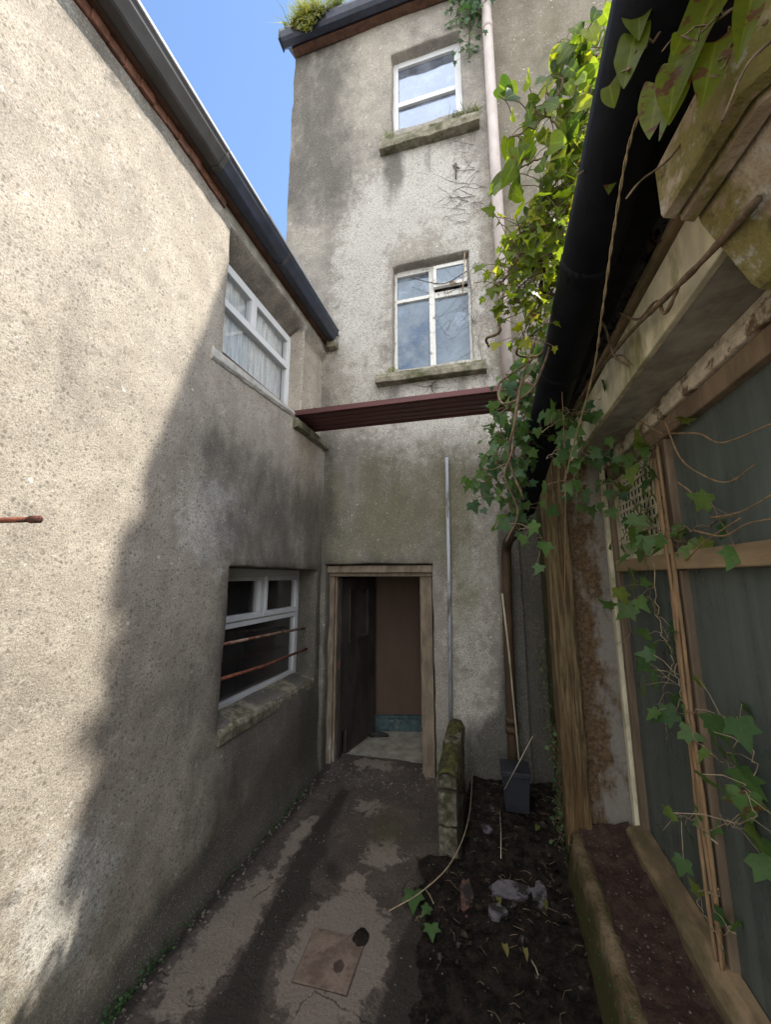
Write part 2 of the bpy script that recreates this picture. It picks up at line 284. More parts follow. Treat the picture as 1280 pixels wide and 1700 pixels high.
M['litter'] = leaf_mat('leaf_litter', (.010, .008, .006), (.035, .025, .016), (.13, .09, .04), .1)

# ------------------------------------------------------------------ mesh helpers
class MB:
    def __init__(s): s.v = []; s.f = []; s.a = []
    def vert(s, p, a=(0, 0, 0)): s.v.append(tuple(p)); s.a.append(a); return len(s.v)-1
    def quad(s, *ps): i = [s.vert(p) for p in ps]; s.f.append(i)
    def box(s, x0, x1, y0, y1, z0, z1):
        b = len(s.v)
        for p in ((x0,y0,z0),(x1,y0,z0),(x1,y1,z0),(x0,y1,z0),(x0,y0,z1),(x1,y0,z1),(x1,y1,z1),(x0,y1,z1)): s.vert(p)
        s.f += [[b+i for i in q] for q in ((0,3,2,1),(4,5,6,7),(0,1,5,4),(1,2,6,5),(2,3,7,6),(3,0,4,7))]
    def obox(s, c, ax, ay, az):
        """box from centre and three half-axis vectors"""
        b = len(s.v); c = Vector(c)
        for sz in (-1, 1):
            for sx, sy in ((-1,-1),(1,-1),(1,1),(-1,1)): s.vert(c+Vector(ax)*sx+Vector(ay)*sy+Vector(az)*sz)
        s.f += [[b+i for i in q] for q in ((0,3,2,1),(4,5,6,7),(0,1,5,4),(1,2,6,5),(2,3,7,6),(3,0,4,7))]
    def tube(s, pts, r, sides=6, taper=None, wob=0, a=(0, 0, 0), caps=True):
        pts = [Vector(p) for p in pts]; n = len(pts); rings = []
        ref = Vector((.3, .2, .9))
        for i, p in enumerate(pts):
            t = (pts[min(i+1, n-1)]-pts[max(i-1, 0)]).normalized()
            x = t.cross(ref)
            if x.length < .05: x = t.cross(Vector((1, 0, 0)))
            x.normalize(); y = t.cross(x); ref = y.cross(t) if False else ref
            rr = r if taper is None else r+(taper-r)*i/max(1, n-1)
            rr *= 1+wob*random.uniform(-1, 1)
            rings.append([s.vert(p+(x*math.cos(q)+y*math.sin(q))*rr, a) for q in [2*math.pi*k/sides for k in range(sides)]])
        for A, B in zip(rings, rings[1:]):
            for k in range(sides): s.f.append([A[k], A[(k+1) % sides], B[(k+1) % sides], B[k]])
        if caps: s.f.append(rings[0][::-1]); s.f.append(rings[-1])
    def extr(s, prof, path, closed=True):
        """profile points (list of functions of a station) already in world space: list of rings"""
        rings = [[s.vert(p) for p in ring] for ring in path]
        m = len(rings[0])
        for A, B in zip(rings, rings[1:]):
            for k in range(m if closed else m-1): s.f.append([A[k], A[(k+1) % m], B[(k+1) % m], B[k]])
        if closed: s.f.append(rings[0][::-1]); s.f.append(rings[-1])
    def build(s, name, mat, parent=None, smooth=False, bevel=0, seg=2):
        me = bpy.data.meshes.new(name); me.from_pydata(s.v, [], s.f); me.update()
        if any(a != (0, 0, 0) for a in s.a):
            at = me.attributes.new('mk', 'FLOAT_COLOR', 'POINT')
            at.data.foreach_set('color', np.array([(*a, 1) for a in s.a], dtype=np.float32).ravel())
        o = bpy.data.objects.new(name, me); COL.objects.link(o); me.materials.append(M[mat] if isinstance(mat, str) else mat)
        bm = bmesh.new(); bm.from_mesh(me); bmesh.ops.recalc_face_normals(bm, faces=bm.faces) if s.recalc else None; bm.to_mesh(me); bm.free()
        if smooth: me.polygons.foreach_set('use_smooth', [True]*len(me.polygons))
        if bevel:
            b = o.modifiers.new('bevel', 'BEVEL'); b.width = bevel; b.segments = seg; b.limit_method = 'ANGLE'
        if parent: o.parent = parent
        return o
    recalc = True
def boxes(name, mat, parent, *bs, bevel=.004):
    m = MB()
    for b in bs: m.box(*b)
    return m.build(name, mat, parent, bevel=bevel)
def tag(o, label=None, cat=None, group=None, kind=None):
    if label: o['label'] = label
    if cat: o['category'] = cat
    if group: o['group'] = group
    if kind: o['kind'] = kind
    return o
def empty(name, label, cat, loc=(0, 0, 0), group=None):
    o = bpy.data.objects.new(name, None); COL.objects.link(o); o.empty_display_size = .1
    return tag(o, label, cat, group)          # parts keep world coordinates: the empty sits at the origin of the yard
def nz(x, y, z=0.0): return mnoise.noise(Vector((x, y, z)))
def fb(x, y, z=0.0): return mnoise.fractal(Vector((x, y, z)), 1.0, 2.0, 4)
def sm(x, a, b):
    t = min(1, max(0, (x-a)/(b-a))); return t*t*(3-2*t)
def blob(u, v, cu, cv, ru, rv): return max(0.0, 1-math.hypot((u-cu)/ru, (v-cv)/rv))
def sheet(name, mat, parent, us, vs, holes, P, mask, amp=.006, edge=.008):
    """a rendered wall face over (u,v): holes (u0,u1,v0,v1,depth) get rounded, slightly crooked reveals. P(u,v,d): d outwards"""
    m = MB(); m.recalc = False
    def lines(a, b, cuts, st):
        cuts = sorted(set([a, b]+[c for c in cuts if a < c < b])); r = []
        for p, q in zip(cuts, cuts[1:]):
            k = max(1, int(math.ceil((q-p)/st))); r += [p+(q-p)*i/k for i in range(k)]
        return r+[cuts[-1]]
    U = lines(us[0], us[1], [h[i] for h in holes for i in (0, 1)], us[2]); V = lines(vs[0], vs[1], [h[i] for h in holes for i in (2, 3)], vs[2])
    def warp(u, v):
        return (u+edge*nz(u*3.1, v*3.3, 4)+.5*edge*nz(u*11, v*11, 9), v+edge*nz(u*3.3, v*2.9, 7)+.5*edge*nz(u*11, v*12, 2))
    def disp(u, v): return amp*(fb(u*1.1, v*1.1, 1)*2.0+fb(u*5, v*5, 3)*.8)
    idx = {}
    for i, u in enumerate(U):
        for j, v in enumerate(V):
            uu, vv = warp(u, v); idx[i, j] = m.vert(P(uu, vv, disp(u, v)), mask(u, v))
    def inhole(u, v): return any(h[0] < u < h[1] and h[2] < v < h[3] for h in holes)
    for i in range(len(U)-1):
        for j in range(len(V)-1):
            if not inhole((U[i]+U[i+1])/2, (V[j]+V[j+1])/2):
                m.f.append([idx[i, j], idx[i+1, j], idx[i+1, j+1], idx[i, j+1]])
    for h in holes:
        loop = []
        ii = [i for i, u in enumerate(U) if h[0]-1e-6 <= u <= h[1]+1e-6]; jj = [j for j, v in enumerate(V) if h[2]-1e-6 <= v <= h[3]+1e-6]
        loop += [(i, jj[0]) for i in ii] + [(ii[-1], j) for j in jj[1:]] + [(i, jj[-1]) for i in ii[-2::-1]] + [(ii[0], j) for j in jj[-2:0:-1]]
        cu, cv = (h[0]+h[1])/2, (h[2]+h[3])/2
        slope = h[5] if len(h) > 5 else 0
        prev = [idx[k] for k in loop]
        for s, d in ((.006, .004), (.012, .016), (.013, .07), (.014, h[4]*.6), (.014, h[4]), ):
            cur = []
            for (i, j) in loop:
                u, v = U[i], V[j]; uu, vv = warp(u, v)
                if h[0] < u < h[1] or True:
                    du = s*((u <= h[0]+1e-6)-(u >= h[1]-1e-6)); dv = s*((v <= h[2]+1e-6)-(v >= h[3]-1e-6))
                    if v <= h[2]+1e-6: dv += slope*d/h[4]
                if v >= h[3]-1e-6 and len(h) > 6: dv -= h[6]*d/h[4]
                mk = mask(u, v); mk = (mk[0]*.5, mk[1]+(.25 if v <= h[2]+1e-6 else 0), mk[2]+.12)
                cur.append(m.vert(P(uu+du, vv+dv, disp(u, v)*(1-min(1, d/.1))-d+.004*nz(u*9, v*9, d*30)), mk))
            L = len(loop)
            for k in range(L): m.f.append([prev[k], prev[(k+1) % L], cur[(k+1) % L], cur[k]])
            prev = cur
    bmf = m.build(name, mat, parent, smooth=True)
    return bmf

# ------------------------------------------------------------------ ground
XL, D = -1.64, 3.6
def ground():
    m = MB(); m.recalc = False
    xs = list(np.arange(-1.75, .62, .03)); ys = list(np.arange(-1.0, 3.95, .03)); idx = {}
    st = [(-1.27, 3.4), (-1.245, 2.75), (-1.23, 2.3), (-1.2, 2.0), (-1.12, 1.6), (-1.1, 1.0)]
    def streak(x, y):
        for (x0, y0), (x1, y1) in zip(st, st[1:]):
            if y1 <= y <= y0: t = (y-y0)/(y1-y0); return abs(x-(x0+(x1-x0)*t))
        return 9
    for i, x in enumerate(xs):
        for j, y in enumerate(ys):
            s = streak(x, y)
            wid = .055 + .13*sm(y, 3.2, 2.1)
            dark = .95*max(0, 1-s/wid*.55)*(s < 1)
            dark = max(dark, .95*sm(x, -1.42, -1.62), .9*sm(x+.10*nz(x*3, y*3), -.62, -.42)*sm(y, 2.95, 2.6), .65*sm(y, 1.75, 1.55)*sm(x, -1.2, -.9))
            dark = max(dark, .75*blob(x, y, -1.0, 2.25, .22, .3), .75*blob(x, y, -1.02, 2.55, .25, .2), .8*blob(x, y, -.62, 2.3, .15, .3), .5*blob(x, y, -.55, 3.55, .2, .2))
            pale = max(1.5*blob(x, y, -.79, 2.05, .36, .55), .9*blob(x, y, -.86, 2.45, .14, .25), 1.15*blob(x, y, -1.38, 2.0, .22, .75), .9*blob(x, y, -1.36, 2.75, .16, .5), .8*blob(x, y, -.75, 2.75, .3, .35), .7*blob(x, y, -1.0, 3.2, .35, .3), .8*blob(x, y, -1.15, 3.8, .6, .22), .55*blob(x, y, -1.3, 1.6, .2, .4))
            dark -= 1.6*max(blob(x, y, -.79, 2.03, .34, .46), 1.0*blob(x, y, -1.38, 2.0, .2, .7), .6*blob(x, y, -.8, 2.75, .3, .35))
            brown = max(.8*blob(x, y, -.78, 3.0, .4, .6), .3)
            z = .006*fb(x*4, y*4)+.004*fb(x*15, y*15)+.05*sm(y, 3.45, 3.8)
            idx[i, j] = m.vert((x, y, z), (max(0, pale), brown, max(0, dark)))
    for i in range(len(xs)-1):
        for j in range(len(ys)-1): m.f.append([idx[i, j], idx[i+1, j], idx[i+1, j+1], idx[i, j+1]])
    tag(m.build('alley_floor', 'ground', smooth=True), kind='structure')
    g = MB(); g.recalc = False; g.quad((-60, -60, -.06), (60, -60, -.06), (60, 60, -.06), (-60, 60, -.06)); tag(g.build('ground', 'yard'), kind='structure')
ground()

# ------------------------------------------------------------------ left house
LH = empty('house', 'rendered two storey house wall with white windows filling the left side', 'house')
def lmask(u, v):     # u = distance along the alley, v = height
    white = .95*blob(u, v, 1.98, 2.15, .5, .55)+.95*blob(u, v, 1.35, .55, .4, .5)+.35*blob(u, v, 1.2, 3.6, .8, .5)
    alg = .55*sm(v, .9, .1)+.6*blob(u, v, 3.4, 1.0, .4, 1.3)+.5*sm(u, 3.2, 3.55)*sm(v, 3.3, 2)+.3*blob(u, v, .95, .9, .35, .9)
    soot = 1.15*sm(v, .34, .02)+.45*blob(u, v, 1.75, 2.75, .5, .6)+.45*sm(u, 1.7, 2.4)*sm(v, 3.4, 2.6)+.35*sm(u, 1.5, 1.9)*sm(v, 2.9, 2.5)+.35*blob(u, v, 2.9, .45, .6, .5)+.3*blob(u, v, 2.1, 3.3, .3, .5)
    band = sm(v+.03*nz(u*2.3, 1)+.012*nz(u*9, 5), 4.12, 4.14)
    return (min(1, white*(1-band)+.42*band), min(1, alg), min(1, soot*.85*(1-band)+.55*band))
def lP(u, v, d):
    pier = .06*sm(u, 3.05, 3.09)*sm(v, 3.19, 3.22)*(1-sm(v, 4.19, 4.24))
    return (XL+d-pier+.012*sm(v, .85, .6)+.03*sm(v, .2, .0), u, v)
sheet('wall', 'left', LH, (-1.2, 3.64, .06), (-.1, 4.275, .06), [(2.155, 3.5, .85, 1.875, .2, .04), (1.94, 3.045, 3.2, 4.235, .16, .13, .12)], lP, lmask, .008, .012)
boxes('wall_top', 'plaster', LH, (-2.0, XL-.012, -1.2, 3.59, 4.26, 4.345), bevel=.008)
boxes('wall_core', 'darkroom', LH, (-2.1, -1.92, -1.2, 2.0, 0, 4.3), (-4.0, -3.8, -1.2, 3.5, 0, 4.3), (-4.0, -1.93, -1.25, -1.15, 0, 4.3), (-4, -1.7, 3.61, 3.72, 0, 4.4), bevel=0)
mb = MB()
for y in np.arange(-.6, 1.85, .085):
    x = random.uniform(-.006, .008); z = random.uniform(-.006, .008)
    mb.box(-1.80, -1.625+x, y, y+.0855, 4.285+z, 4.345)
tag(mb.build('brick_course', 'brick', LH, bevel=.006), None)
boxes('fascia', 'fascia', LH, (-1.78, -1.60, -1.2, 3.58, 4.35, 4.375), bevel=.002)
mb = MB(); mb.v = [(-1.5, -1.3, 4.43), (-1.5, 3.59, 4.43), (-5.5, 3.59, 6.9), (-5.5, -1.3, 6.9), (-1.5, -1.3, 4.47), (-1.5, 3.59, 4.47), (-5.5, 3.59, 6.94), (-5.5, -1.3, 6.94)]
mb.a = [(0, 0, 0)]*8; mb.f = [[0,3,2,1],[4,5,6,7],[0,1,5,4],[1,2,6,5],[2,3,7,6],[3,0,4,7]]; mb.build('roof', 'slate', LH)
GP = [(-1.605, 4.385), (-1.602, 4.350), (-1.590, 4.343), (-1.575, 4.336), (-1.525, 4.336), (-1.515, 4.345), (-1.497, 4.372), (-1.478, 4.40), (-1.468, 4.43), (-1.475, 4.44), (-1.482, 4.43), (-1.505, 4.39), (-1.535, 4.354), (-1.58, 4.354), (-1.59, 4.385)]
def gut(y0, y1, mat, grow=0):
    m = MB(); cx, cz = -1.53, 4.4
    m.extr(None, [[(cx+(x-cx)*(1+grow), y, cz+(z-cz)*(1+grow)) for x, z in GP] for y in (y0, y1)]); return m.build('gutter', mat, LH)
for _g, (y0, y1) in ((gut(-1.2, 1.66, 'greygut'), (-1.2, 1.66)), (gut(1.662, 3.5, 'navy'), (1.662, 3.5))):
    boxes('lip', 'lipglint', _g, (-1.48, -1.458, y0, y1, 4.428, 4.452), bevel=.005)  # pale strip carries the painted sun glint
for y in (1.645, 2.42):
    m = MB(); m.extr(None, [[(-1.53+(x+1.53)*1.06, yy, 4.4+(z-4.4)*1.08) for x, z in GP] for yy in (y, y+.03)]); m.build('gutter_union', 'greygut', LH)
boxes('gutter_end', 'sill', LH, (-1.62, -1.50, 3.5, 3.59, 4.27, 4.36), bevel=.015)
# lower left window
def win(parent, name, mat, pmat, fr, bars, panes, bevel=.005):
    f = boxes(name, mat, parent, *fr, *bars, bevel=bevel)
    for p in panes: boxes('pane', pmat, f, p, bevel=0)
    return f
X0, X1 = -1.875, -1.825
wl = win(LH, 'window', 'upvc', 'glass', [(X0, X1, 2.1, 3.49, .868, .93), (X0, X1, 2.1, 3.49, 1.79, 1.86), (X0, X1, 2.1, 2.16, .93, 1.79), (X0, X1, 3.43, 3.49, .93, 1.79)],
    [(X0, X1+.002, 2.16, 3.43, 1.425, 1.47), (X0+.004, X1+.012, 2.155, 2.855, 1.472, 1.515), (X0+.004, X1+.012, 2.865, 3.435, 1.472, 1.515), (X0, X1, 2.835, 2.885, 1.516, 1.79), (X0+.004, X1+.012, 2.80, 2.833, 1.516, 1.765), (X0+.004, X1+.012, 2.887, 2.92, 1.516, 1.765),
     (X0+.004, X1+.012, 2.155, 2.833, 1.766, 1.80), (X0+.004, X1+.012, 2.887, 3.435, 1.766, 1.80)],
    [(-1.855, -1.849, 2.16, 3.43, .93, 1.425), (-1.853, -1.847, 2.16, 2.8, 1.516, 1.766), (-1.853, -1.847, 2.92, 3.43, 1.516, 1.766)])
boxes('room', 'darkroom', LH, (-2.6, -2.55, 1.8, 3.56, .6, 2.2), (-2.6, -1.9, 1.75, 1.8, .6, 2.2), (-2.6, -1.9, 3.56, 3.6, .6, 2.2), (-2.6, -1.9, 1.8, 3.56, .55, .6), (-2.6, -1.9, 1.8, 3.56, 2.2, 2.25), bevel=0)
m = MB(); R = []
for y in np.linspace(2.17, 3.49, 26):
    e = .008*fb(y*5, 3)
    R.append([(-1.84, y, .775), (-1.634+.3*e, y, .775+.012*nz(y*9, 4)), (-1.627+e, y, .836+.008*nz(y*8, 1)), (-1.64+e, y, .862+.006*nz(y*11, 6)), (-1.84, y, .905)])
m.extr(None, R); m.build('window_sill', 'sillpale', LH, bevel=.006)
# upper left window
X0, X1 = -1.825, -1.775
wu = win(LH, 'window', 'upvc', 'glass', [(X0, X1, 1.92, 3.04, 3.33, 3.39), (X0, X1, 1.92, 3.04, 4.03, 4.10), (X0, X1, 1.92, 1.97, 3.39, 4.03), (X0, X1, 2.98, 3.04, 3.39, 4.03)],
    [(X0, X1+.008, 1.97, 2.98, 3.74, 3.80), (X0, X1+.006, 2.40, 2.47, 3.801, 4.03)],
    [(-1.803, -1.797, 1.97, 2.98, 3.39, 3.74), (-1.803, -1.797, 1.97, 2.40, 3.801, 4.03), (-1.803, -1.797, 2.47, 2.98, 3.801, 4.03)])
m = MB(); m.recalc = False; cols = 90
for i in range(cols+1):
    y = 1.95+1.05*i/cols; x = -1.835+.010*math.sin(i*.9)+.008*math.sin(i*2.3)
    for z in (3.36, 3.6, 3.85, 4.06): m.vert((x-.004*(z-3.3), y, z))
for i in range(cols):
    for k in range(3): a = i*4+k; m.f.append([a, a+4, a+5, a+1])
m.build('curtain', 'lace', wu, smooth=True)
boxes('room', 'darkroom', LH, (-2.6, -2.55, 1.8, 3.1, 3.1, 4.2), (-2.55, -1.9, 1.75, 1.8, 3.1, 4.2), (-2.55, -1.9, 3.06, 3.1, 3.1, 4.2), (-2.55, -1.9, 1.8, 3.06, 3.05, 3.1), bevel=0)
boxes('sill_lip', 'fascia', LH, (-1.78, -1.69, 1.94, 3.03, 3.30, 3.315), bevel=.003)
m = MB(); ys = np.linspace(1.84, 2.93, 24)
rings = [[(-1.63, y, 3.15+.018*fb(y*6, 1)+.06*(y-1.84)), (-1.615+.004*nz(y*9, 2), y, 3.17+.06*(y-1.84)), (-1.622+.003*nz(y*8, 3), y, 3.235+.02*(y-1.84)), (-1.665, y, 3.262), (-1.78, y, 3.30), (-1.78, y, 3.14)] for y in ys]
m.extr(None, rings); m.build('window_sill', 'limesill', LH, bevel=.004)
m = MB(); ys = np.linspace(2.9, 3.585, 18)
rings = [[(-1.66, y, 3.10), (-1.585+.008*fb(y*7, 3), y, 3.125+.01*nz(y*9, 8)), (-1.578+.008*fb(y*7, 5), y, 3.185+.008*nz(y*14, 1)), (-1.60, y, 3.205+.008*nz(y*14, 5)), (-1.72, y, 3.215)] for y in ys]
m.extr(None, rings); tag(m.build('window_ledge', 'sill', LH, smooth=False, bevel=.004), 'mossy broken end of the upper window ledge')

# ------------------------------------------------------------------ rear house (the tall end wall)
RH = empty('house', 'tall narrow rendered house end wall with open doorway and mossy roof gutter', 'house')
def tmask(u, v):
    white = .85*blob(u, v, -.55, 6.1, .75, .9)+.75*blob(u, v, -1.25, 5.1, .45, 1.7)+.6*blob(u, v, -.5, 3.5, 1.1, .9)+.5*blob(u, v, -.1, 5.0, .3, 1.5)+.55*blob(u, v, -.18, 1.4, .25, 1.6)+.3*blob(u, v, -1.9, 8.5, .7, .4)+.25
    alg = .95*blob(u, v, -.9, 2.4, 1.2, 1.3)+.6*blob(u, v, -.2, 1.4, .25, 1.2)+.5*sm(u, -1.3, -1.62)*sm(v, 3.6, 2.4)+.75*sm(v, .7, .05)+.5*blob(u, v, -.25, 2.6, .35, .9)+.45*sm(u, -.1, .2)*sm(v, 8, 5)+.3*blob(u, v, -.3, 3.9, .6, .5)
    soot = .72*sm(u, -.8, -1.7)*sm(v, 5.4, 6.6)+.5*blob(u, v, -.9, 6.3, .25, .8)+.55*sm(u, -1.35, -1.62)*sm(v, 4.6, 3.4)+.45*sm(v, .5, .0)+.55*blob(u, v, -1.0, 1.95, .7, .2)+.5*blob(u, v, -.33, .95, .12, .8)+.6*sm(u, -.15, .1)*sm(v, 1.6, .6)+1.3*sm(u, .04, .15)*sm(v, 2.7, 2.0)+.9*sm(u, -.3, -.2)*sm(v, .75, .45)+.35*blob(u, v, -1.4, 2.4, .5, .5)
    st = max(0, fb(u*7, .3)+.35)
    for zt, zb in ((6.68, 5.7), (3.77, 3.2)): soot += .75*st*sm(v, zb, zt)*(v < zt+.03)*sm(u, -1.15, -1.0)*sm(u, .2, .05)
    return (min(1, white), min(1, alg*.9), min(1, soot))
TX0, TX1 = -2.235, .27
def tP(u, v, d): return (u, D-d, v)
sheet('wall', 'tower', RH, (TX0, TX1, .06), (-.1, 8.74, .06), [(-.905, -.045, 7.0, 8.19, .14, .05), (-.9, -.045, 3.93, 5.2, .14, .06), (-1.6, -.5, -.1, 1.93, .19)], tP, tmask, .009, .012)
tag(sheet('wall', 'rearwall', RH, (TX1, 3.8, .12), (-.1, 8.74, .12), [], lambda u, v, d: (u, D+.05-d, v), lambda u, v: (.25, .35+.2*fb(u, v), .3+1.2*sm(v, 3.2, 2.4)), .01), 'browner wall right of the pale pipe')
boxes('side_wall', 'tower', RH, (TX0, TX0+.2, 3.63, 9, 4.0, 8.74), (3.6, 3.8, 3.68, 9, 0, 8.74), (TX0, 3.9, 9, 9.2, 0, 8.74), bevel=0)
m = MB(); _p = [(TX0-.12, 3.40, 8.80), (3.32, 3.40, 8.80), (3.84, 3.62, 8.80), (3.84, 6.4, 10.9), (TX0-.12, 6.4, 10.9)]  # right-hand corner, out of view, is clipped to shape the wall shadow
m.extr(None, [_p, [(x, y, z+.05) for x, y, z in _p]]); m.build('roof', 'slate', RH)
boxes('fascia', 'fascia', RH, (TX0+.01, 3.28, 3.50, 3.59, 8.70, 8.78), bevel=.004)
m = MB(); GQ = [(3.50, 8.84), (3.50, 8.73), (3.47, 8.70), (3.405, 8.70), (3.375, 8.73), (3.355, 8.80), (3.36, 8.845), (3.375, 8.845), (3.38, 8.80), (3.41, 8.73), (3.47, 8.73), (3.48, 8.84)]
m.extr(None, [[(x, y, z) for y, z in GQ] for x in (TX0-.10, 3.30)]); m.build('gutter', 'navy', RH, bevel=.003)
boxes('gutter_end', 'navy', RH, (TX0-.115, TX0-.10, 3.355, 3.50, 8.69, 8.85), bevel=.003)
def sill(name, x0, x1, y0, y1, z0, z1, tilt=0):
    m = MB(); R = []
    for x in np.linspace(x0, x1, 22):
        n1 = .010*fb(x*8, z0); n2 = .008*fb(x*8, z0+5); dz = tilt*(x-x0)
        R.append([(x, y1, z0+dz), (x, y0+n1, z0+n2+dz), (x, y0-.004+n1, z0+.5*(z1-z0)+dz), (x, y0+.012+n2, z1+n1*.7+dz), (x, y0+.06, z1+.012+n2*.5+dz), (x, y1, z1+.045+dz)])
    m.extr(None, R); return m.build(name, 'sill', RH, bevel=.005)
sill('window_sill', -1.02, .115, 3.50, 3.73, 6.68, 6.82+.18*0); sill('window_sill', -1.055, .066, 3.50, 3.73, 3.77, 3.87)
Y0, Y1 = 3.705, 3.755
wt = win(RH, 'window', 'upvc', 'glasstop', [(-.905, -.83, Y0, Y1, 6.95, 8.2), (-.135, -.05, Y0, Y1, 6.95, 8.2), (-.83, -.135, Y0, Y1, 8.10, 8.2), (-.83, -.135, Y0, Y1, 6.95, 7.02)],
    [(-.83, -.135, Y0-.005, Y1, 7.49, 7.56)], [(-.83, -.135, 3.73, 3.736, 7.02, 7.49), (-.83, -.135, 3.735, 3.741, 7.56, 8.10)])
wm = win(RH, 'window', 'oldpaint', 'glassmid', [(-.90, -.86, Y0, Y1, 3.9, 5.21), (-.085, -.045, Y0, Y1, 3.9, 5.21), (-.86, -.085, Y0, Y1, 5.13, 5.21), (-.86, -.085, Y0, Y1, 3.9, 3.98)],
    [(-.50, -.44, Y0-.003, Y1, 3.98, 5.13), (-.86, -.50, Y0, Y1, 4.80, 4.84), (-.44, -.085, Y0, Y1, 4.78, 4.85),
     (-.445, -.085, Y0-.055, Y0-.015, 4.87, 4.91), (-.445, -.41, Y0-.05, Y0-.01, 4.91, 5.10), (-.12, -.085, Y0-.05, Y0-.01, 4.91, 5.10), (-.445, -.085, Y0-.045, Y0-.006, 5.10, 5.14)],
    [(-.86, -.50, 3.73, 3.736, 3.98, 4.80), (-.86, -.50, 3.735, 3.741, 4.84, 5.13), (-.44, -.085, 3.73, 3.736, 3.98, 4.78), (-.41, -.12, 3.672, 3.677, 4.91, 5.10)], bevel=.004)
for z0, z1 in ((3.85, 5.4), (6.9, 8.3)):
    boxes('room', 'dullwall', RH, (-1.1, .2, 4.6, 4.65, z0, z1), (-1.15, -1.1, 3.77, 4.65, z0, z1), (.2, .25, 3.77, 4.65, z0, z1), (-1.1, .2, 3.77, 4.6, z0-.05, z0), (-1.1, .2, 3.77, 4.6, z1, z1+.05), bevel=0)
boxes('reflection_panel', 'upvc', wm, (-.64, -.28, 4.2, 4.22, 4.46, 4.9), bevel=0)  # pale panel stands in for a bright reflection in the glass
# doorway
boxes('door_frame', 'frame', RH, (-1.645, -1.535, 3.70, 3.80, .02, 1.80), (-.635, -.535, 3.70, 3.80, .02, 1.80), (-1.66, -.53, 3.68, 3.80, 1.80, 1.835), (-1.66, -.515, 3.64, 3.79, 1.838, 1.905), (-1.535, -1.515, 3.73, 3.795, .02, 1.80), (-.655, -.635, 3.73, 3.795, .02, 1.80), bevel=.004)
hx, hy = -1.512, 3.80; ang = math.radians(78); dv = Vector((math.cos(ang), math.sin(ang), 0)); nv = Vector((-dv.y, dv.x, 0))
dl = bpy.data.objects.new('door', None); COL.objects.link(dl); dl.parent = RH; tag(dl, 'dark rotten door leaf standing open inwards')
m = MB(); Wd = .74; th = .02
def dpart(s0, s1, z0, z1, t=th, off=0):
    c = Vector((hx, hy, (z0+z1)/2))+dv*((s0+s1)/2)+nv*off; m.obox(c, dv*((s1-s0)/2), nv*t, Vector((0, 0, (z1-z0)/2)))
for a in ((.0, .16, 1.12, 1.78), (.58, Wd, 1.12, 1.78), (.16, .58, 1.68, 1.78), (.0, Wd, .28, 1.12), (.13, Wd, .06, .28)): dpart(*a)
dpart(.0, .05, .06, .28)
dleaf = m.build('leaf', 'doorwood', dl, bevel=.004)
m = MB(); dpart(.16, .18, 1.12, 1.68, .028); dpart(.56, .58, 1.12, 1.68, .028); dpart(.18, .56, 1.12, 1.14, .028); dpart(.18, .56, 1.66, 1.68, .028); m.build('glazing_bead', 'doorwood', dl, bevel=.003)
m = MB(); dpart(.18, .56, 1.14, 1.66, .003); m.build('pane', 'glass', dl)
m = MB(); dpart(-.002, .006, .88, .96, .012); m.build('latch', 'rust', dl, bevel=.003)
boxes('lobby_floor', 'floor' if 'floor' in M else 'plaster', RH, (-1.75, -.3, 3.8, 5.0, -.1, .035), bevel=0)
boxes('lobby_wall', 'dullwall', RH, (-1.80, -1.75, 3.8, 5.2, 0, 2.3), (-.35, -.3, 3.8, 5.2, 0, 2.3), (-1.75, -.35, 5.0, 5.05, 0, 2.3), (-1.75, -.35, 3.8, 5.05, 2.2, 2.25), (-1.75, -1.66, 3.79, 3.84, 0, 2.2), (-.52, -.35, 3.79, 3.84, 0, 2.2), (-1.66, -.52, 3.81, 3.86, 1.84, 2.2), bevel=0)
m = MB(); a, b = Vector((-1.37, 4.62, 0)), Vector((-.36, 4.86, 0)); t = (b-a).normalized(); q = Vector((-t.y, t.x, 0))
m.obox((a+b)/2+Vector((0, 0, 1.17)), t*(b-a).length/2, q*.02, (0, 0, .98)); m.build('partition', 'lining', RH)
m = MB(); m.obox((a+b)/2-q*.03+Vector((0, 0, .105)), t*(b-a).length/2, q*.02, (0, 0, .075)); m.build('skirting', 'teal', RH, bevel=.004)
m = MB(); m.obox((a+b)/2-q*.035+Vector((0, 0, .195)), t*(b-a).length/2, q*.03, (0, 0, .012)); m.build('skirting', 'upvc' if False else 'teal', RH, bevel=.004)
boxes('corner_board', 'teal', RH, (-1.415, -1.37, 4.55, 4.62, .035, .42), bevel=.004)
m = MB(); m.tube([(-1.36, 4.42, .05), (-1.3, 4.40, .075), (-1.22, 4.44, .06), (-1.16, 4.46, .045)], .03, 7, .015, .3); tag(m.build('rag', 'darkroom', smooth=True), 'small dark crumpled rag on the lobby floor beside the door', 'rag')

# ------------------------------------------------------------------ lean-to on the right
LT = empty('outbuilding', 'rotting timber and glass outbuilding overgrown with ivy along the right side', 'outbuilding')
WX = .80
m = MB(); R = []
for y in np.arange(-1.2, 2.86, .07):
    e = .02*fb(y*2.2, 1)+.008*nz(y*9, 4); f = .015*fb(y*3, 9)
    R.append([(.36+f, y, -.1), (.365+f+.01*nz(y*7, 3), y, .02), (.385+f, y, .15), (.405+e, y, .245+.01*nz(y*8, 6)), (.415+e, y, .278+.012*nz(y*11, 2)), (.445+e, y, .288+.01*nz(y*9, 7)), (.48, y, .27), (.48, y, -.1)])
m.extr(None, R); m.build('ledge_wall', 'curb', LT, smooth=True)
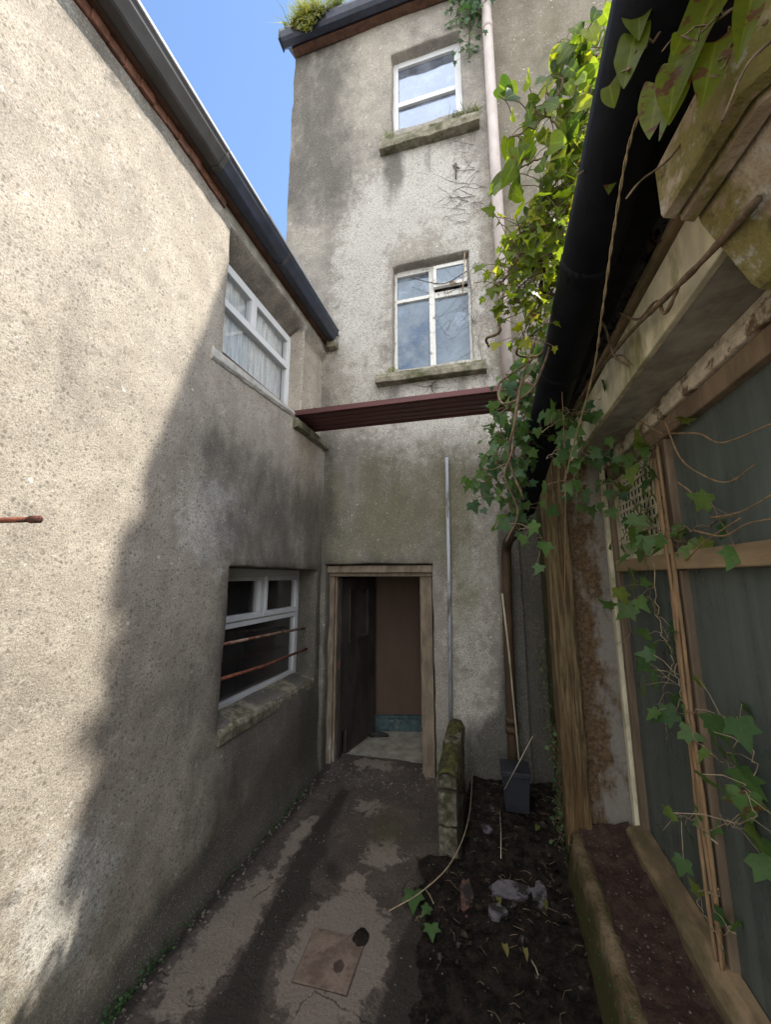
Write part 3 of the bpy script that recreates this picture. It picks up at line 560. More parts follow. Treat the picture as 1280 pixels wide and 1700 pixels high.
# inner rotten sill board
m = MB(); R = []
for y in np.arange(-1.2, 2.86, .07):
    e = .012*fb(y*3.2, 11)
    R.append([(.715+e, y, .2), (.715+e, y, .335+.012*nz(y*9, 1)), (.73+e, y, .352+.01*nz(y*8, 2)), (.78, y, .37), (.82, y, .375), (.82, y, .2)])
m.extr(None, R); m.build('sill_board', 'sillwood', LT)
# end pier: boarded side towards the alley, render towards the camera
sheet('pier', 'pier', LT, (.42, .80, .04), (-.1, 2.6, .06), [], lambda u, v, d: (u, 2.85-d, v), lambda u, v: (0, 0, .01), .009)
m = MB(); bx = 2.853
for k in range(6):
    wv = [.10, .13, .11, .14, .12, .15][k]; z1 = 2.62
    rr = []
    for z in np.linspace(-.05, z1, 30):
        o = .008*fb(z*1.5, k*3)+.006*nz(z*6, k); rr.append([(.47, bx, z), (.47, bx+wv-.004, z), (.425+o+.012*(k % 2), bx+wv-.006, z), (.416+o+.012*(k % 2), bx+wv*.5, z), (.425+o+.012*(k % 2), bx+.004, z)])
    m.extr(None, rr); bx += wv
m.build('side_boards', 'boards', LT)
m = MB(); R = []
for z in np.linspace(-.05, 2.62, 40):
    o = .010*fb(z*1.7, 7)+.005*nz(z*7, 2); R.append([(.40+o, 2.95, z), (.397+o, 2.82, z), (.41+o, 2.805+.006*nz(z*5, 3), z), (.465, 2.80+.005*nz(z*6, 9), z), (.47, 2.806, z), (.475, 2.80+.005*nz(z*4, 5), z), (.535+.012*fb(z*3, 4), 2.806, z), (.545+.012*fb(z*3, 4), 2.86, z)])
m.extr(None, R); m.build('post', 'boards', LT)
boxes('pier_core', 'darkroom', LT, (.45, .79, 2.87, 3.59, 0, 2.6), bevel=0)
# window wall
boxes('corner_strip', 'cream', LT, (.765, .79, 2.79, 2.845, .30, 2.56), bevel=.006)
wf = boxes('window', 'woodmull', LT, (.79, .85, 2.75, 2.83, .33, 2.5), (.79, .85, -1.2, 2.83, 2.42, 2.5), (.795, .85, 1.925, 1.99, .36, 1.828), (.795, .85, 1.925, 1.99, 1.905, 2.42), (.795, .85, .55, .62, .36, 2.42), (.795, .85, -1.0, -.93, .36, 2.42), bevel=.006)
boxes('transom', 'woodrail', wf, (.785, .85, 1.99, 2.75, 1.83, 1.90), (.78, .85, -1.0, 1.925, 1.83, 1.905), bevel=.006)
boxes('head_trim', 'creamflake', LT, (.775, .86, -1.2, 2.83, 2.505, 2.56), (.79, .86, -1.2, 2.83, 2.56, 2.6), bevel=.008)
for (y0, y1, z0, z1) in ((1.99, 2.75, .36, 1.83), (.62, 1.925, .36, 1.83), (.62, 1.925, 1.905, 2.42), (-.93, .55, .36, 1.83), (-.93, .55, 1.905, 2.42)):
    boxes('pane', 'glassdust', wf, (.825, .831, y0, y1, z0, z1), bevel=0)
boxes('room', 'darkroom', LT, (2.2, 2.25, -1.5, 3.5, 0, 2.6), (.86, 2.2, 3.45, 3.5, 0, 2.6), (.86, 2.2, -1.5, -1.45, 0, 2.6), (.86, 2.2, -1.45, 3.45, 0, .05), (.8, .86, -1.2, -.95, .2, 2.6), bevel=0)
vp = boxes('vent_panel', 'cream', wf, (.815, .835, 2.0, 2.09, 1.9, 2.42), (.815, .835, 2.63, 2.75, 1.9, 2.42), (.815, .835, 2.09, 2.63, 2.36, 2.42), (.815, .835, 2.09, 2.63, 1.9, 1.98), bevel=.003)
m = MB()
for y in np.arange(2.10, 2.63, .052): m.box(.800, .805, y, y+.018, 1.98, 2.36)
for z in np.arange(1.99, 2.36, .047): m.box(.796, .801, 2.09, 2.63, z, z+.016)
m.build('vent_grille', 'cream', vp); boxes('vent_back', 'darkroom', vp, (.812, .850, 2.092, 2.628, 1.982, 2.358), bevel=0)
# eaves
boxes('soffit', 'plaster', LT, (.62, .86, -1.2, 2.9, 2.60, 2.62), bevel=0)
boxes('fascia', 'cream', LT, (.595, .62, -1.2, 2.84, 2.597, 2.82), bevel=.004)
boxes('eave_void_block', 'black', LT, (.47, .80, 2.86, 3.58, 2.605, 2.97), (.47, .60, 2.80, 2.86, 2.86, 2.95), bevel=.005)  # black block closes the gap so it reads as a dark void
boxes('fascia_cap', 'sillwood', LT, (.57, .625, -1.2, 2.84, 2.825, 2.86), bevel=.008)
boxes('eave_board', 'eave', LT, (.43, .60, -1.2, 2.84, 2.95, 2.97), (.58, .60, -1.2, 2.84, 2.865, 2.95), bevel=.004)
m = MB(); m.v = [(.50, -1.2, 3.15), (.50, 3.5, 3.12), (3.6, 3.5, 3.36), (3.6, -1.2, 3.36), (.50, -1.2, 3.10), (.50, 3.5, 3.07), (3.6, 3.5, 3.31), (3.6, -1.2, 3.31)]
m.a = [(0, 0, 0)]*8; m.f = [[0,1,2,3],[4,7,6,5],[0,4,5,1],[1,5,6,2],[2,6,7,3],[3,7,4,0]]; m.build('roof', 'slate', LT)
boxes('end_wall', 'rearwall', LT, (.86, 3.5, -1.2, -1.1, 0, 3.0), (.80, 3.6, 2.87, 3.0, 0, 3.0), (3.5, 3.6, -1.2, 2.86, 0, 3.2), bevel=0)
# black half-round gutter that sags and turns down into the drain
path = [(.40, -1.2, 3.10), (.40, 0, 3.05), (.395, .7, 2.985), (.39, 1.3, 2.90), (.385, 1.9, 2.82), (.365, 2.3, 2.70), (.33, 2.62, 2.50), (.29, 2.85, 2.28)]
def dens(pts, n=6):
    P = [Vector(p) for p in pts]; P = [2*P[0]-P[1]]+P+[2*P[-1]-P[-2]]; r = []
    for i in range(1, len(P)-2):
        for k in range(n):
            t = k/n; a, b, c, d = P[i-1], P[i], P[i+1], P[i+2]
            r.append(.5*((2*b)+(c-a)*t+(2*a-5*b+4*c-d)*t*t+(3*b-a-3*c+d)*t**3))
    return r+[P[-2]]
m = MB(); dp = dens(path, 5); R = []
for i, p in enumerate(dp):
    r = .095 if i < len(dp)-10 else .095-.045*(i-len(dp)+10)/10
    ring = [(p.x+r*math.cos(q), p.y, p.z+r*math.sin(q)) for q in np.linspace(math.pi, 2*math.pi, 13)]
    ring += [(p.x+(r-.008)*math.cos(q), p.y, p.z+(r-.008)*math.sin(q)) for q in np.linspace(2*math.pi, math.pi, 13)]
    R.append(ring)
m.extr(None, R); m.build('gutter', 'black', LT, smooth=True)
m = MB(); R = [[(.395+1.04*.095*math.cos(q), y, 3.0+1.04*.095*math.sin(q)) for q in np.linspace(math.pi*.98, 2.02*math.pi, 13)]+[(.395+.08*math.cos(q), y, 3.0+.08*math.sin(q)) for q in np.linspace(2*math.pi, math.pi, 13)] for y in (.50, .62)]
m.extr(None, R); tag(m.build('gutter_strap', 'fascia', LT, smooth=True), 'rusty brown band round the black gutter')
for y, zc, xc in ((1.28, 2.905, .391), (1.88, 2.823, .385)):
    m = MB(); R = [[(xc+.0975*math.cos(q), yy, zc-(yy-y)*.13+.0975*math.sin(q)) for q in np.linspace(math.pi*.98, 2.02*math.pi, 13)]+[(xc+.08*math.cos(q), yy, zc+.08*math.sin(q)) for q in np.linspace(2*math.pi, math.pi, 13)] for yy in (y, y+.06)]
    m.extr(None, R); m.build('gutter_union', 'black', LT, smooth=True)
# stone corbel
def corbel():
    m = MB(); pathc = [(1.2, .30), (.62, .535), (.472, .70), (.445, .945)]
    nrm = []
    for i, p in enumerate(pathc):
        def en(a, b): d = Vector((b[0]-a[0], b[1]-a[1])).normalized(); return Vector((-d.y, d.x))*-1
        es = []
        if i > 0: es.append(en(pathc[i-1], p))
        if i < len(pathc)-1: es.append(en(p, pathc[i+1]))
        v = sum(es, Vector((0, 0))); v.normalize(); v /= max(.5, v.dot(es[0])); nrm.append(v)
    prof = [(0, 2.80), (0, 2.672), (.004, 2.662), (.030, 2.655), (.036, 2.668), (.040, 2.668), (.042, 2.648), (.070, 2.64), (.076, 2.655), (.080, 2.655), (.083, 2.635), (.165, 2.46), (.18, 2.445), (.21, 2.435), (.30, 2.43), (.6, 2.43), (.6, 2.80)]
    R = []
    for p, v in zip(pathc, nrm):
        ring = []
        for o, z in prof:
            q = Vector(p)+v*o*1.0; ring.append((q.x, q.y, z))
        R.append(ring)
    m.extr(None, R); tag(m.build('corbel', 'corbel', LT, bevel=.006), 'moulded stone corbel with yellow lichen')
corbel()

# ------------------------------------------------------------------ loose and fixed things in the yard
m = MB(); m.tube([(.252, 3.53, 8.7), (.252, 3.53, 6.2), (.255, 3.53, 3.62)], .055, 16); dpz = m
for z in (7.9,): dpz.tube([(.253, 3.53, z), (.253, 3.53, z+.09)], .059, 16)
tag(dpz.build('drainpipe', 'pinkpipe', smooth=True), 'pale pinkish drainpipe running up the tall wall beside the windows', 'drainpipe')
m = MB(); p0, p1 = Vector((-.374, 3.568, .58)), Vector((-.345, 3.568, 2.93))
m.tube([p0, p0.lerp(p1, .5)+Vector((.006, 0, 0)), p1], .0165, 10); tag(m.build('conduit_pipe', 'greypipe', smooth=True), 'thin flaking grey conduit pipe standing beside the doorway', 'pipe')
m = MB(); m.tube(dens([(.29, 2.85, 2.30), (.22, 3.1, 2.15), (.165, 3.4, 2.08), (.15, 3.5, 1.9), (.135, 3.5, 1.2), (.125, 3.5, .2), (.125, 3.5, .05)], 5), .042, 12)
for z in (.55, .62): m.tube([(.128, 3.5, z), (.128, 3.5, z+.045)], .053, 12)
tag(m.build('drainpipe', 'brownpipe', smooth=True), 'rusty brown downpipe in the dark corner behind the plastic pot', 'drainpipe')
# maroon plank shelf
a = (-1.63, 2.90); pk = empty('plank', 'maroon grooved plank bridging the alley under the middle window', 'plank')
m = MB()
for k in range(9):
    y = 2.905+k*.044; m.box(-1.655, .40, y, y+.041, 3.235 - .006*(k % 2), 3.262)
m.box(-1.655, .40, 2.893, 2.9045, 3.222, 3.268); m.box(-1.655, .40, 3.301, 3.312, 3.222, 3.268); m.build('board', 'maroon', pk, bevel=.002)
m = MB()
for x in np.arange(-1.55, .3, .115): m.tube([(x, 2.91, 3.26), (x+random.uniform(-.004, .004), 2.91, 3.283)], .004, 5)
m.build('nail', 'rust', pk); pk.children[1]['kind'] = 'stuff'
# bars of the lower left window
m = MB(); m.tube([onX(330, 1078, -1.66), onX(440, 1056, -1.665)+Vector((0, 0, .004)), onX(509, 1042, -1.75)], .0115, 8, wob=.12); tag(m.build('iron_bar', 'rustpaint', smooth=True), 'upper rusty bar with flaking pale paint across the lower window', 'iron bar', 'bars across the lower left window')
m = MB(); m.tube([onX(325, 1140, -1.66), onX(440, 1104, -1.665)+Vector((0, 0, -.004)), onX(516, 1074, -1.72)], .0105, 8, wob=.08); tag(m.build('iron_bar', 'rust', smooth=True), 'lower plain rusty red bar across the lower window', 'iron bar', 'bars across the lower left window')
p = onX(66, 862, -1.40); q = onX(-70, 866, -1.62)
m = MB(); m.tube([q, q.lerp(p, .6), p-(p-q).normalized()*.03], .009, 10); m.tube([p-(p-q).normalized()*.03, p], .0125, 10)
tag(m.build('rusty_pipe', 'rust', smooth=True), 'short rusty pipe stub jutting from the sunlit left wall', 'pipe')
# low mossy block wall
LW = empty('garden_wall', 'low mossy concrete block wall beside the doorway', 'wall')
m = MB()
for (y0, y1, z0, z1) in ((2.76, 3.14, -.05, .20), (3.15, 3.56, -.05, .20), (2.765, 3.3, .21, .40), (3.31, 3.56, .21, .40), (2.80, 3.2, .41, .50), (3.2, 3.56, .41, .56)): m.box(-.39, -.265, y0, y1, z0, z1)
b = m.build('blocks', 'darkblock', LW, bevel=.014); sub = b.modifiers.new('s', 'SUBSURF'); sub.subdivision_type = 'SIMPLE'; sub.levels = sub.render_levels = 3
tx = bpy.data.textures.new('rough', 'CLOUDS'); tx.noise_scale = .05; dm = b.modifiers.new('d', 'DISPLACE'); dm.texture = tx; dm.strength = .02; dm.mid_level = .5; dm.texture_coords = 'GLOBAL'
m = MB(); m.recalc = False; ii = {}
for i, x in enumerate(np.linspace(-.405, -.25, 12)):
    for j, y in enumerate(np.linspace(2.775, 3.58, 50)):
        e = 1-abs((x+.328)/.078)**4; ii[i, j] = m.vert((x+.01*nz(x*9, y*9), y, .46+.06*sm(y, 3, 3.5)+.065*e+.02*fb(x*14, y*14)))
for i in range(11):
    for j in range(49): m.f.append([ii[i, j], ii[i+1, j], ii[i+1, j+1], ii[i, j+1]])
m.build('moss', 'moss', LW, smooth=True)
# soil bed
def soilz(x, y):
    e = sm(x+.16*nz(x*2, y*2, 5)+.06*nz(x*9, y*9), -.62, -.2) if y < 2.75 else sm(x, -.28, -.2)
    e *= sm(y+.2*nz(x*3, 1), 1.45, 2.2)
    return -.03+e*(.075+.10*sm(y, 2.4, 3.4)+.02*fb(x*4, y*4)+.018*fb(x*14, y*14))
m = MB(); m.recalc = False; ii = {}; xs = np.arange(-.75, .46, .018); ys = np.arange(1.35, 3.62, .018)
for i, x in enumerate(xs):
    for j, y in enumerate(ys): ii[i, j] = m.vert((x, y, soilz(x, y)))
for i in range(len(xs)-1):
    for j in range(len(ys)-1): m.f.append([ii[i, j], ii[i+1, j], ii[i+1, j+1], ii[i, j+1]])
tag(m.build('soil', 'soil', smooth=True), kind='structure')
m = MB(); m.recalc = False; ii = {}; xs = np.arange(.46, .76, .02); ys = np.arange(-1, 2.87, .03)
for i, x in enumerate(xs):
    for j, y in enumerate(ys): ii[i, j] = m.vert((x, y, .275+.02*fb(x*5, y*5)+.012*fb(x*20, y*20)+.03*sm(x, .66, .75)+.05*sm(y, 2.7, 2.86)))
for i in range(len(xs)-1):
    for j in range(len(ys)-1): m.f.append([ii[i, j], ii[i+1, j], ii[i+1, j+1], ii[i, j+1]])
tag(m.build('soil', 'ledgesoil', smooth=True), kind='structure')
# plastic pot
pc = onZ(858, 1325, .24)
PT = empty('plant_pot', 'square dark plastic plant pot tipped on the soil in the corner', 'pot')
m = MB(); cx, cy, z0, hh = pc.x, pc.y+.05, soilz(pc.x, pc.y+.05)+.004, .265; a0, a1 = .078, .097
def sq(a, z, dx=0): return [(cx-a+dx, cy-a, z), (cx+a+dx, cy-a, z), (cx+a+dx, cy+a, z), (cx-a+dx, cy+a, z)]
m.extr(None, [sq(a0, z0), sq(a1, z0+hh), sq(a1-.006, z0+hh), sq(a0-.006, z0+.01)]); m.build('body', 'potplastic', PT, bevel=.004)
m = MB(); m.extr(None, [sq(a1+.001, z0+hh-.035), sq(a1+.006, z0+hh-.03), sq(a1+.006, z0+hh+.003), sq(a1-.004, z0+hh+.003)]); m.build('rim', 'potplastic', PT, bevel=.003)
m = MB(); m.tube([onY(834, 985, 3.42), onY(846, 1090, 3.3), onY(862, 1262, 3.12)], .0085, 7, .0065, .1); tag(m.build('cane', 'bamboo', smooth=True), 'pale slanting cane leaning in the corner above the plastic pot', 'cane')
# manhole cover
mc = [onZ(523, 1541, 0), onZ(607, 1562, 0), onZ(575, 1653, 0), onZ(485, 1630, 0)]; cen = sum(mc, Vector())/4
MH = empty('manhole_cover', 'square rust brown manhole cover set in the alley floor', 'manhole cover')
m = MB(); R = []
for s, z in ((1, -.02), (1, .004), (.985, .006), (0.02, .007)): R.append([cen+(p-cen)*s+Vector((0, 0, z)) for p in mc])
m.extr(None, R); m.build('lid', 'lid', MH)
m = MB(); R = []
for s, z in ((1.025, -.02), (1.012, .002), (1.028, .002), (1.055, -.02)): R.append([cen+(p-cen)*s+Vector((0, 0, z)) for p in mc])
m.extr(None, R); m.build('frame', 'dullrust', MH)
p = onZ(599, 1556, .006); m = MB(); R = []
for sc, z in ((1.15, -.008), (1, .003), (.7, .009), (.1, .011)): R.append([p+Vector((sc*.036*(1+.4*nz(t*1.3, 3))*math.cos(t), sc*.05*(1+.4*nz(t*1.3, 8))*math.sin(t), z+.003*nz(t*3, sc*5))) for t in np.linspace(0, 6.28, 18, False)])
m.extr(None, R); tag(m.build('mud_clod', 'soil', smooth=True), 'dark mud clod on the far corner of the manhole cover', 'mud clod')
p = onZ(562, 1604, .0085); m = MB(); R = []
for sc, z in ((1, -.004), (1, .0008), (.1, .001)): R.append([p+Vector((sc*.024*(1+.35*nz(t*1.5, 3))*math.cos(t), sc*.03*(1+.35*nz(t*1.5, 8))*math.sin(t), z)) for t in np.linspace(0, 6.28, 16, False)])
m.extr(None, R); m.build('lifting_hole', 'dullrust', MH)

# ------------------------------------------------------------------ plants
LEAF = [(0, 0), (-.17, -.12), (-.42, -.06), (-.36, .17), (-.53, .42), (-.25, .47), (-.13, .74), (0, 1.0), (.13, .74), (.25, .47), (.53, .42), (.36, .17), (.42, -.06), (.17, -.12)]
LEAF2 = [(0, 0), (-.2, -.1), (-.4, .05), (-.44, .3), (-.34, .55), (-.17, .8), (0, 1.0), (.17, .8), (.34, .55), (.44, .3), (.4, .05), (.2, -.1)]
def leaf(m, base, tip, nrm, size, col, brown=0, shape=LEAF, curl=.25, wid=1.0):
    t = Vector(tip).normalized(); n = Vector(nrm); n = (n-t*n.dot(t))
    if n.length < .05: n = t.orthogonal()
    n.normalize(); s = t.cross(n); wv = wid*random.uniform(.85, 1.15); fold = random.uniform(.05, .3); base = Vector(base); tw = random.uniform(-.3, .3); ph = random.uniform(0, 6)
    def P(x, y): return base+s*(x*size*wv)+t*(y*size)+n*size*(-curl*y*y*.6+(fold if shape is LEAF2 else fold*.6)*math.sqrt(x*x+.006)*(1-abs(x)*.6)+tw*x*y+.035*math.sin(9*y+ph)*abs(x)*2)
    if shape is LEAF2:          # unlobed: rows of five points, heart-shaped base, drawn-out tip
        rows = (0, .1, .25, .42, .6, .78, .9, 1.0); prev = None
        for y in rows:
            hw = .47*math.sin(math.pi*min(1, .16+.84*y)**.72)**.85*(1+.05*random.uniform(-1, 1)) if y < 1 else .012
            back = .16*max(0, 1-y*3.2)
            cur = [m.vert(P(q*hw, y-back*abs(q)**1.5), (col, 1-abs(q), brown)) for q in (-1, -.55, 0, .55, 1)]
            if prev: m.f += [[prev[k], prev[k+1], cur[k+1], cur[k]] for k in range(4)]
            prev = cur
        return
    # lobed: rings shrinking towards a point on the midrib
    c0 = (0, .3); rings = []; jit = [(random.uniform(.9, 1.1), random.uniform(.95, 1.04)) for _ in shape]
    for sc in (1.0, .62, .3):
        rings.append([m.vert(P((c0[0]+(x*jx-c0[0])*sc), c0[1]+(y*jy-c0[1])*sc), (col, max(0, 1-abs(x)*2)*.9 if sc < 1 else 0, brown)) for (x, y), (jx, jy) in zip(shape, jit)])
    ce = m.vert(P(*c0), (col, 1, brown)); L = len(shape)
    for A, B in zip(rings, rings[1:]): m.f += [[A[k], A[(k+1) % L], B[(k+1) % L], B[k]] for k in range(L)]
    m.f += [[rings[-1][k], rings[-1][(k+1) % L], ce] for k in range(L)]
def rv(s=1): return Vector((random.gauss(0, 1), random.gauss(0, 1), random.gauss(0, 1)))*s
def ivy(name, label, stems, n_leaf, size, mat, stemmat, face, colf, r=.005, spread=.05, brown=.3, cat='ivy', droop=.8, group=None, shape=LEAF, sub=False):
    """stems: lists of world points; leaves on short stalks along them"""
    root = empty(name, label, cat, group=group); sm_, lm = MB(), MB(); lm.recalc = False
    tot = 0; ds = []
    for s in stems:
        d = dens(s, 7); d = [p+rv(.006) for p in d]; ds.append(d); sm_.tube(d, r*random.uniform(.7, 1.2), 5, r*.45, .2); tot += len(d)
    for _ in range(n_leaf):
        d = random.choices(ds, [len(x) for x in ds])[0]; p = random.choice(d)
        off = rv(spread); off.z *= .8; q = p+off; fc = (Vector(face)+rv(.55)).normalized()
        tip = (Vector((0, 0, -droop))+rv(.45)+off.normalized()*.4).normalized(); sz = random.uniform(*size)
        if off.length > .02: sm_.tube([p, p.lerp(q, .5)+Vector((0, 0, .012)), q], .0016, 3, caps=False)
        leaf(lm, q, tip, fc, sz, min(1, max(0, colf(q))), random.random() if random.random() < brown else 0, shape, random.uniform(.1, .5))
    sm_.build('stem', stemmat, root, smooth=True)
    if lm.v:
        fo = lm.build('foliage', mat, root, smooth=True)
        if sub: sb = fo.modifiers.new('s', 'SUBSURF'); sb.levels = sb.render_levels = 1
    return root
def Yl(y, *pp): return [onY(px, py, y+dy) for px, py, dy in pp]
def rc(a, b): return lambda q: random.uniform(a, b)
# a: sunlit ivy over the gutter
ivy('ivy', 'bright sunlit ivy branch reaching out left above the black gutter', [
    Yl(1.3, (1010, 20, .1), (975, 70, 0), (940, 120, 0), (905, 190, -.02), (850, 230, -.05)),
    Yl(1.3, (1000, 60, .1), (960, 150, 0), (930, 215, 0), (890, 180, -.02), (830, 160, -.05)),
    Yl(1.34, (990, 150, .1), (960, 215, 0), (930, 250, 0), (880, 270, -.03), (835, 300, -.05)),
    Yl(1.34, (985, 210, .1), (930, 290, 0), (900, 330, .05)), Yl(1.3, (1005, 100, .1), (965, 90, 0), (925, 70, 0))],
    170, (.045, .078), 'leaf', 'stem', (-.5, -.8, .1), lambda q: random.choice([random.uniform(0, .3), random.uniform(.2, .9)]), .0055, .05, shape=LEAF2, sub=True)
ivy('ivy', 'yellow green ivy clump spilling over the gutter edge in the sun', [
    Yl(1.33, (985, 130, .1), (968, 190, 0), (950, 260, .05), (960, 330, .05)), Yl(1.33, (975, 250, .1), (950, 300, 0), (930, 350, .1)),
    Yl(1.38, (970, 300, .1), (930, 360, 0), (880, 380, 0), (850, 400, 0)), Yl(1.42, (960, 340, .1), (900, 400, 0), (860, 430, 0), (830, 470, 0)),
    Yl(1.48, (950, 400, .1), (890, 450, 0), (860, 500, 0)), Yl(1.54, (930, 440, .1), (900, 500, 0), (870, 560, 0))],
    560, (.026, .055), 'leaf', 'stem', (-.4, -.7, .3), lambda q: random.uniform(.3, .95), .006, .055)
ivy('ivy', 'shaded tangle of ivy hanging beside the end of the black gutter', [
    Yl(2.2, (925, 520, 0), (890, 600, 0), (855, 660, 0), (830, 700, 0), (850, 760, 0)), Yl(2.25, (920, 560, 0), (880, 660, 0), (860, 740, 0), (830, 800, 0), (850, 850, 0)),
    Yl(2.3, (905, 620, 0), (870, 700, 0), (835, 740, .05), (815, 790, .05)), Yl(2.35, (895, 680, 0), (870, 760, 0), (850, 820, 0), (870, 870, 0)),
    Yl(2.3, (930, 470, 0), (900, 560, 0), (870, 620, 0), (845, 640, 0)), Yl(2.3, (870, 690, 0), (820, 780, 0), (800, 830, 0))],
    330, (.035, .085), 'leafshade', 'stem', (-.4, -.8, .2), rc(.05, .75), .006, .06)
ivy('ivy', 'mostly hidden ivy added on the outbuilding roof to shape the wall shadow', [[(.5, y, 3.15), (.6, y+.08, 3.15+.12*(y-1.9)), (.5, y+.12, 3.16+.2*(y-1.9)), (.62, y+.2, 3.16+.12*(y-1.9))] for k, y in enumerate((2.0, 2.1, 2.2, 2.3, 2.42))], 130, (.05, .09), 'leaf', 'stem', (-.3, -.4, .8), rc(.1, .7), .008, .045)  # added to give the lower wall shadow a ragged, leafy edge
m = MB(); m.recalc = False  # out-of-view leaves added on the far corner to roughen the wall shadow edge
for k in range(26):
    c0 = Vector((3.57+random.uniform(-.08, .1), 3.52, random.uniform(6.6, 8.9)))
    for _ in range(26): leaf(m, c0+rv(.06), rv(), rv(), random.uniform(.06, .11), random.random()*.6, 0, LEAF)
m.build('unseen_shadow_ivy', 'leafshade', RH, smooth=True)
m = MB(); m.recalc = False
for _ in range(230):
    q = onY(random.gauss(915, 22), random.gauss(430, 30), 1.62+random.uniform(-.05, .05)); leaf(m, q+rv(.012), rv(), Vector((-.4, -.8, .1))+rv(.6), random.uniform(.02, .045), abs(random.gauss(.25, .35)), .8, LEAF2, .5)
tag(m.build('dead_leaves', 'litter', smooth=True), 'brown clump of dead leaves caught on the gutter rim among the ivy', 'dead leaves', kind='stuff')
# woody loops
ST = empty('ivy', 'bare woody vine loops curling in front of the ivy beside the maroon plank', 'vine')
m = MB()
for pts, r in (([(940, 395), (905, 420), (850, 465), (828, 515), (830, 550), (808, 562), (812, 575)], .009), ([(945, 300), (930, 420), (925, 500), (900, 540), (862, 575), (862, 590), (895, 590), (915, 560), (905, 600), (880, 650), (835, 670), (828, 640), (850, 620), (895, 590)], .0065),
               ([(925, 500), (960, 530), (1000, 535), (1020, 590), (1052, 612)], .007), ([(893, 430), (905, 470), (905, 520), (870, 620), (855, 700), (845, 760), (870, 830)], .007), ([(890, 640), (865, 640), (855, 690), (850, 750), (838, 790), (860, 850), (840, 900)], .0055),
               ([(1000, 330), (965, 355), (940, 395), (925, 440)], .010), ([(900, 220), (960, 235), (985, 210)], .006), ([(905, 150), (940, 185), (990, 212)], .006), ([(840, 770), (815, 780), (790, 775)], .003)):
    d = dens([onY(px, py, 1.72+.2*math.sin(i*1.3)*.4) for i, (px, py) in enumerate(pts)], 7); m.tube(d, r, 7, r*.7, .12)
m.build('stem', 'stem', ST, smooth=True)
# large close leaves at the top
ivy('ivy', 'large ivy leaves dangling close overhead beside the stone corbel', [
    Yl(.72, (1100, 40, 0), (1060, 90, 0), (1040, 120, 0)), Yl(.62, (1290, -20, 0), (1200, 20, 0), (1150, 60, 0)), Yl(.66, (1280, 40, 0), (1210, 60, .02), (1150, 120, .03)), Yl(.64, (1240, 60, 0), (1200, 110, 0), (1180, 130, 0)), Yl(.7, (1290, 90, 0), (1250, 60, 0), (1220, 30, 0), (1180, 0, 0))],
    6, (.03, .05), 'leafbacklit', 'stem', (-.3, -.9, -.3), rc(.25, .6), .003, .02, droop=1.2, shape=LEAF2, sub=True)
bigp = bpy.data.objects['ivy.004'] if 'ivy.004' in bpy.data.objects else None
m = MB(); m.recalc = False
for (px, py, y, tx_, ty_, sz, c) in ((1190, -10, .66, 1095, 215, .0, .35), (1125, 105, .66, 1110, 200, .0, .5), (1065, -20, .70, 1060, 60, 0, .3), (1055, 60, .72, 1035, 140, 0, .3), (1190, 70, .64, 1165, 170, 0, .4), (1255, -25, .6, 1225, 95, 0, .35), (1095, 140, .7, 1078, 225, 0, .55), (1018, 275, 1.0, 1010, 320, 0, .35)):
    b0, t0 = onY(px, py, y), onY(tx_, ty_, y); leaf(m, b0, t0-b0, Vector((-.45, -.85, -.2)), (t0-b0).length, c, random.choice([.2, .95, 1]), LEAF2, .15, .3 if sz == .0 and (t0-b0).length > .12 else .55)
_o = m.build('foliage', 'leafbacklit', bigp, smooth=True); _s = _o.modifiers.new('s', 'SUBSURF'); _s.levels = _s.render_levels = 2
ivy('ivy', 'loose ivy strands straggling round the far end of the cream fascia', [Yl(2.05, (900, 720, 0), (940, 690, 0), (980, 680, 0), (1010, 640, 0)), Yl(2.1, (905, 760, 0), (945, 740, 0), (985, 760, 0), (1020, 740, .1)), Yl(2.1, (920, 640, 0), (950, 700, 0), (960, 770, 0), (935, 830, 0)), Yl(2.1, (940, 800, 0), (990, 830, .1), (1020, 800, .2)), Yl(2.0, (880, 870, 0), (900, 900, .1), (885, 960, .2))],
    70, (.05, .09), 'leafshade', 'stempale', (-.6, -.8, .1), rc(.05, .6), .003, .05)
# ivy over the window
wx = .765
def Xl(x, *pp): return [onX(px, py, x) for px, py in pp]
ivy('ivy', 'climbing ivy with dark green leaves over the outbuilding window and vent grille', [
    Xl(wx, (1000, 760), (1040, 780), (1080, 760), (1100, 720)), Xl(wx, (1020, 800), (1060, 850), (1090, 880), (1130, 900)), Xl(wx, (1090, 740), (1080, 820), (1070, 900), (1075, 960), (1090, 1020)),
    Xl(wx, (1070, 900), (1050, 880), (1030, 900)), Xl(wx, (1130, 880), (1180, 870), (1230, 850)), Xl(wx, (960, 790), (1000, 800), (1030, 790))],
    84, (.055, .105), 'leafshade', 'stem', (-.95, -.3, .15), rc(.2, .85), .004, .06, droop=.7)
ivy('ivy', 'sparse ivy trailing down the window mullion to the rotten sill', [
    Xl(wx, (1085, 930), (1090, 1000), (1100, 1050), (1120, 1100), (1100, 1160), (1110, 1230)), Xl(wx, (1120, 1100), (1130, 1150), (1130, 1200), (1180, 1250), (1230, 1280)), Xl(wx, (1140, 1180), (1200, 1190), (1240, 1220), (1260, 1290)),
    Xl(wx, (1240, 1300), (1250, 1350), (1220, 1370), (1190, 1350)), Xl(wx, (1190, 1400), (1150, 1360), (1120, 1350)), Xl(wx, (1200, 1480), (1160, 1490), (1180, 1540), (1220, 1550)), Xl(wx, (1080, 990), (1050, 1000), (1040, 1060), (1020, 1070))],
    72, (.05, .115), 'leafshade', 'stempale', (-.95, -.3, .15), rc(.2, .85), .0028, .065, droop=.7)
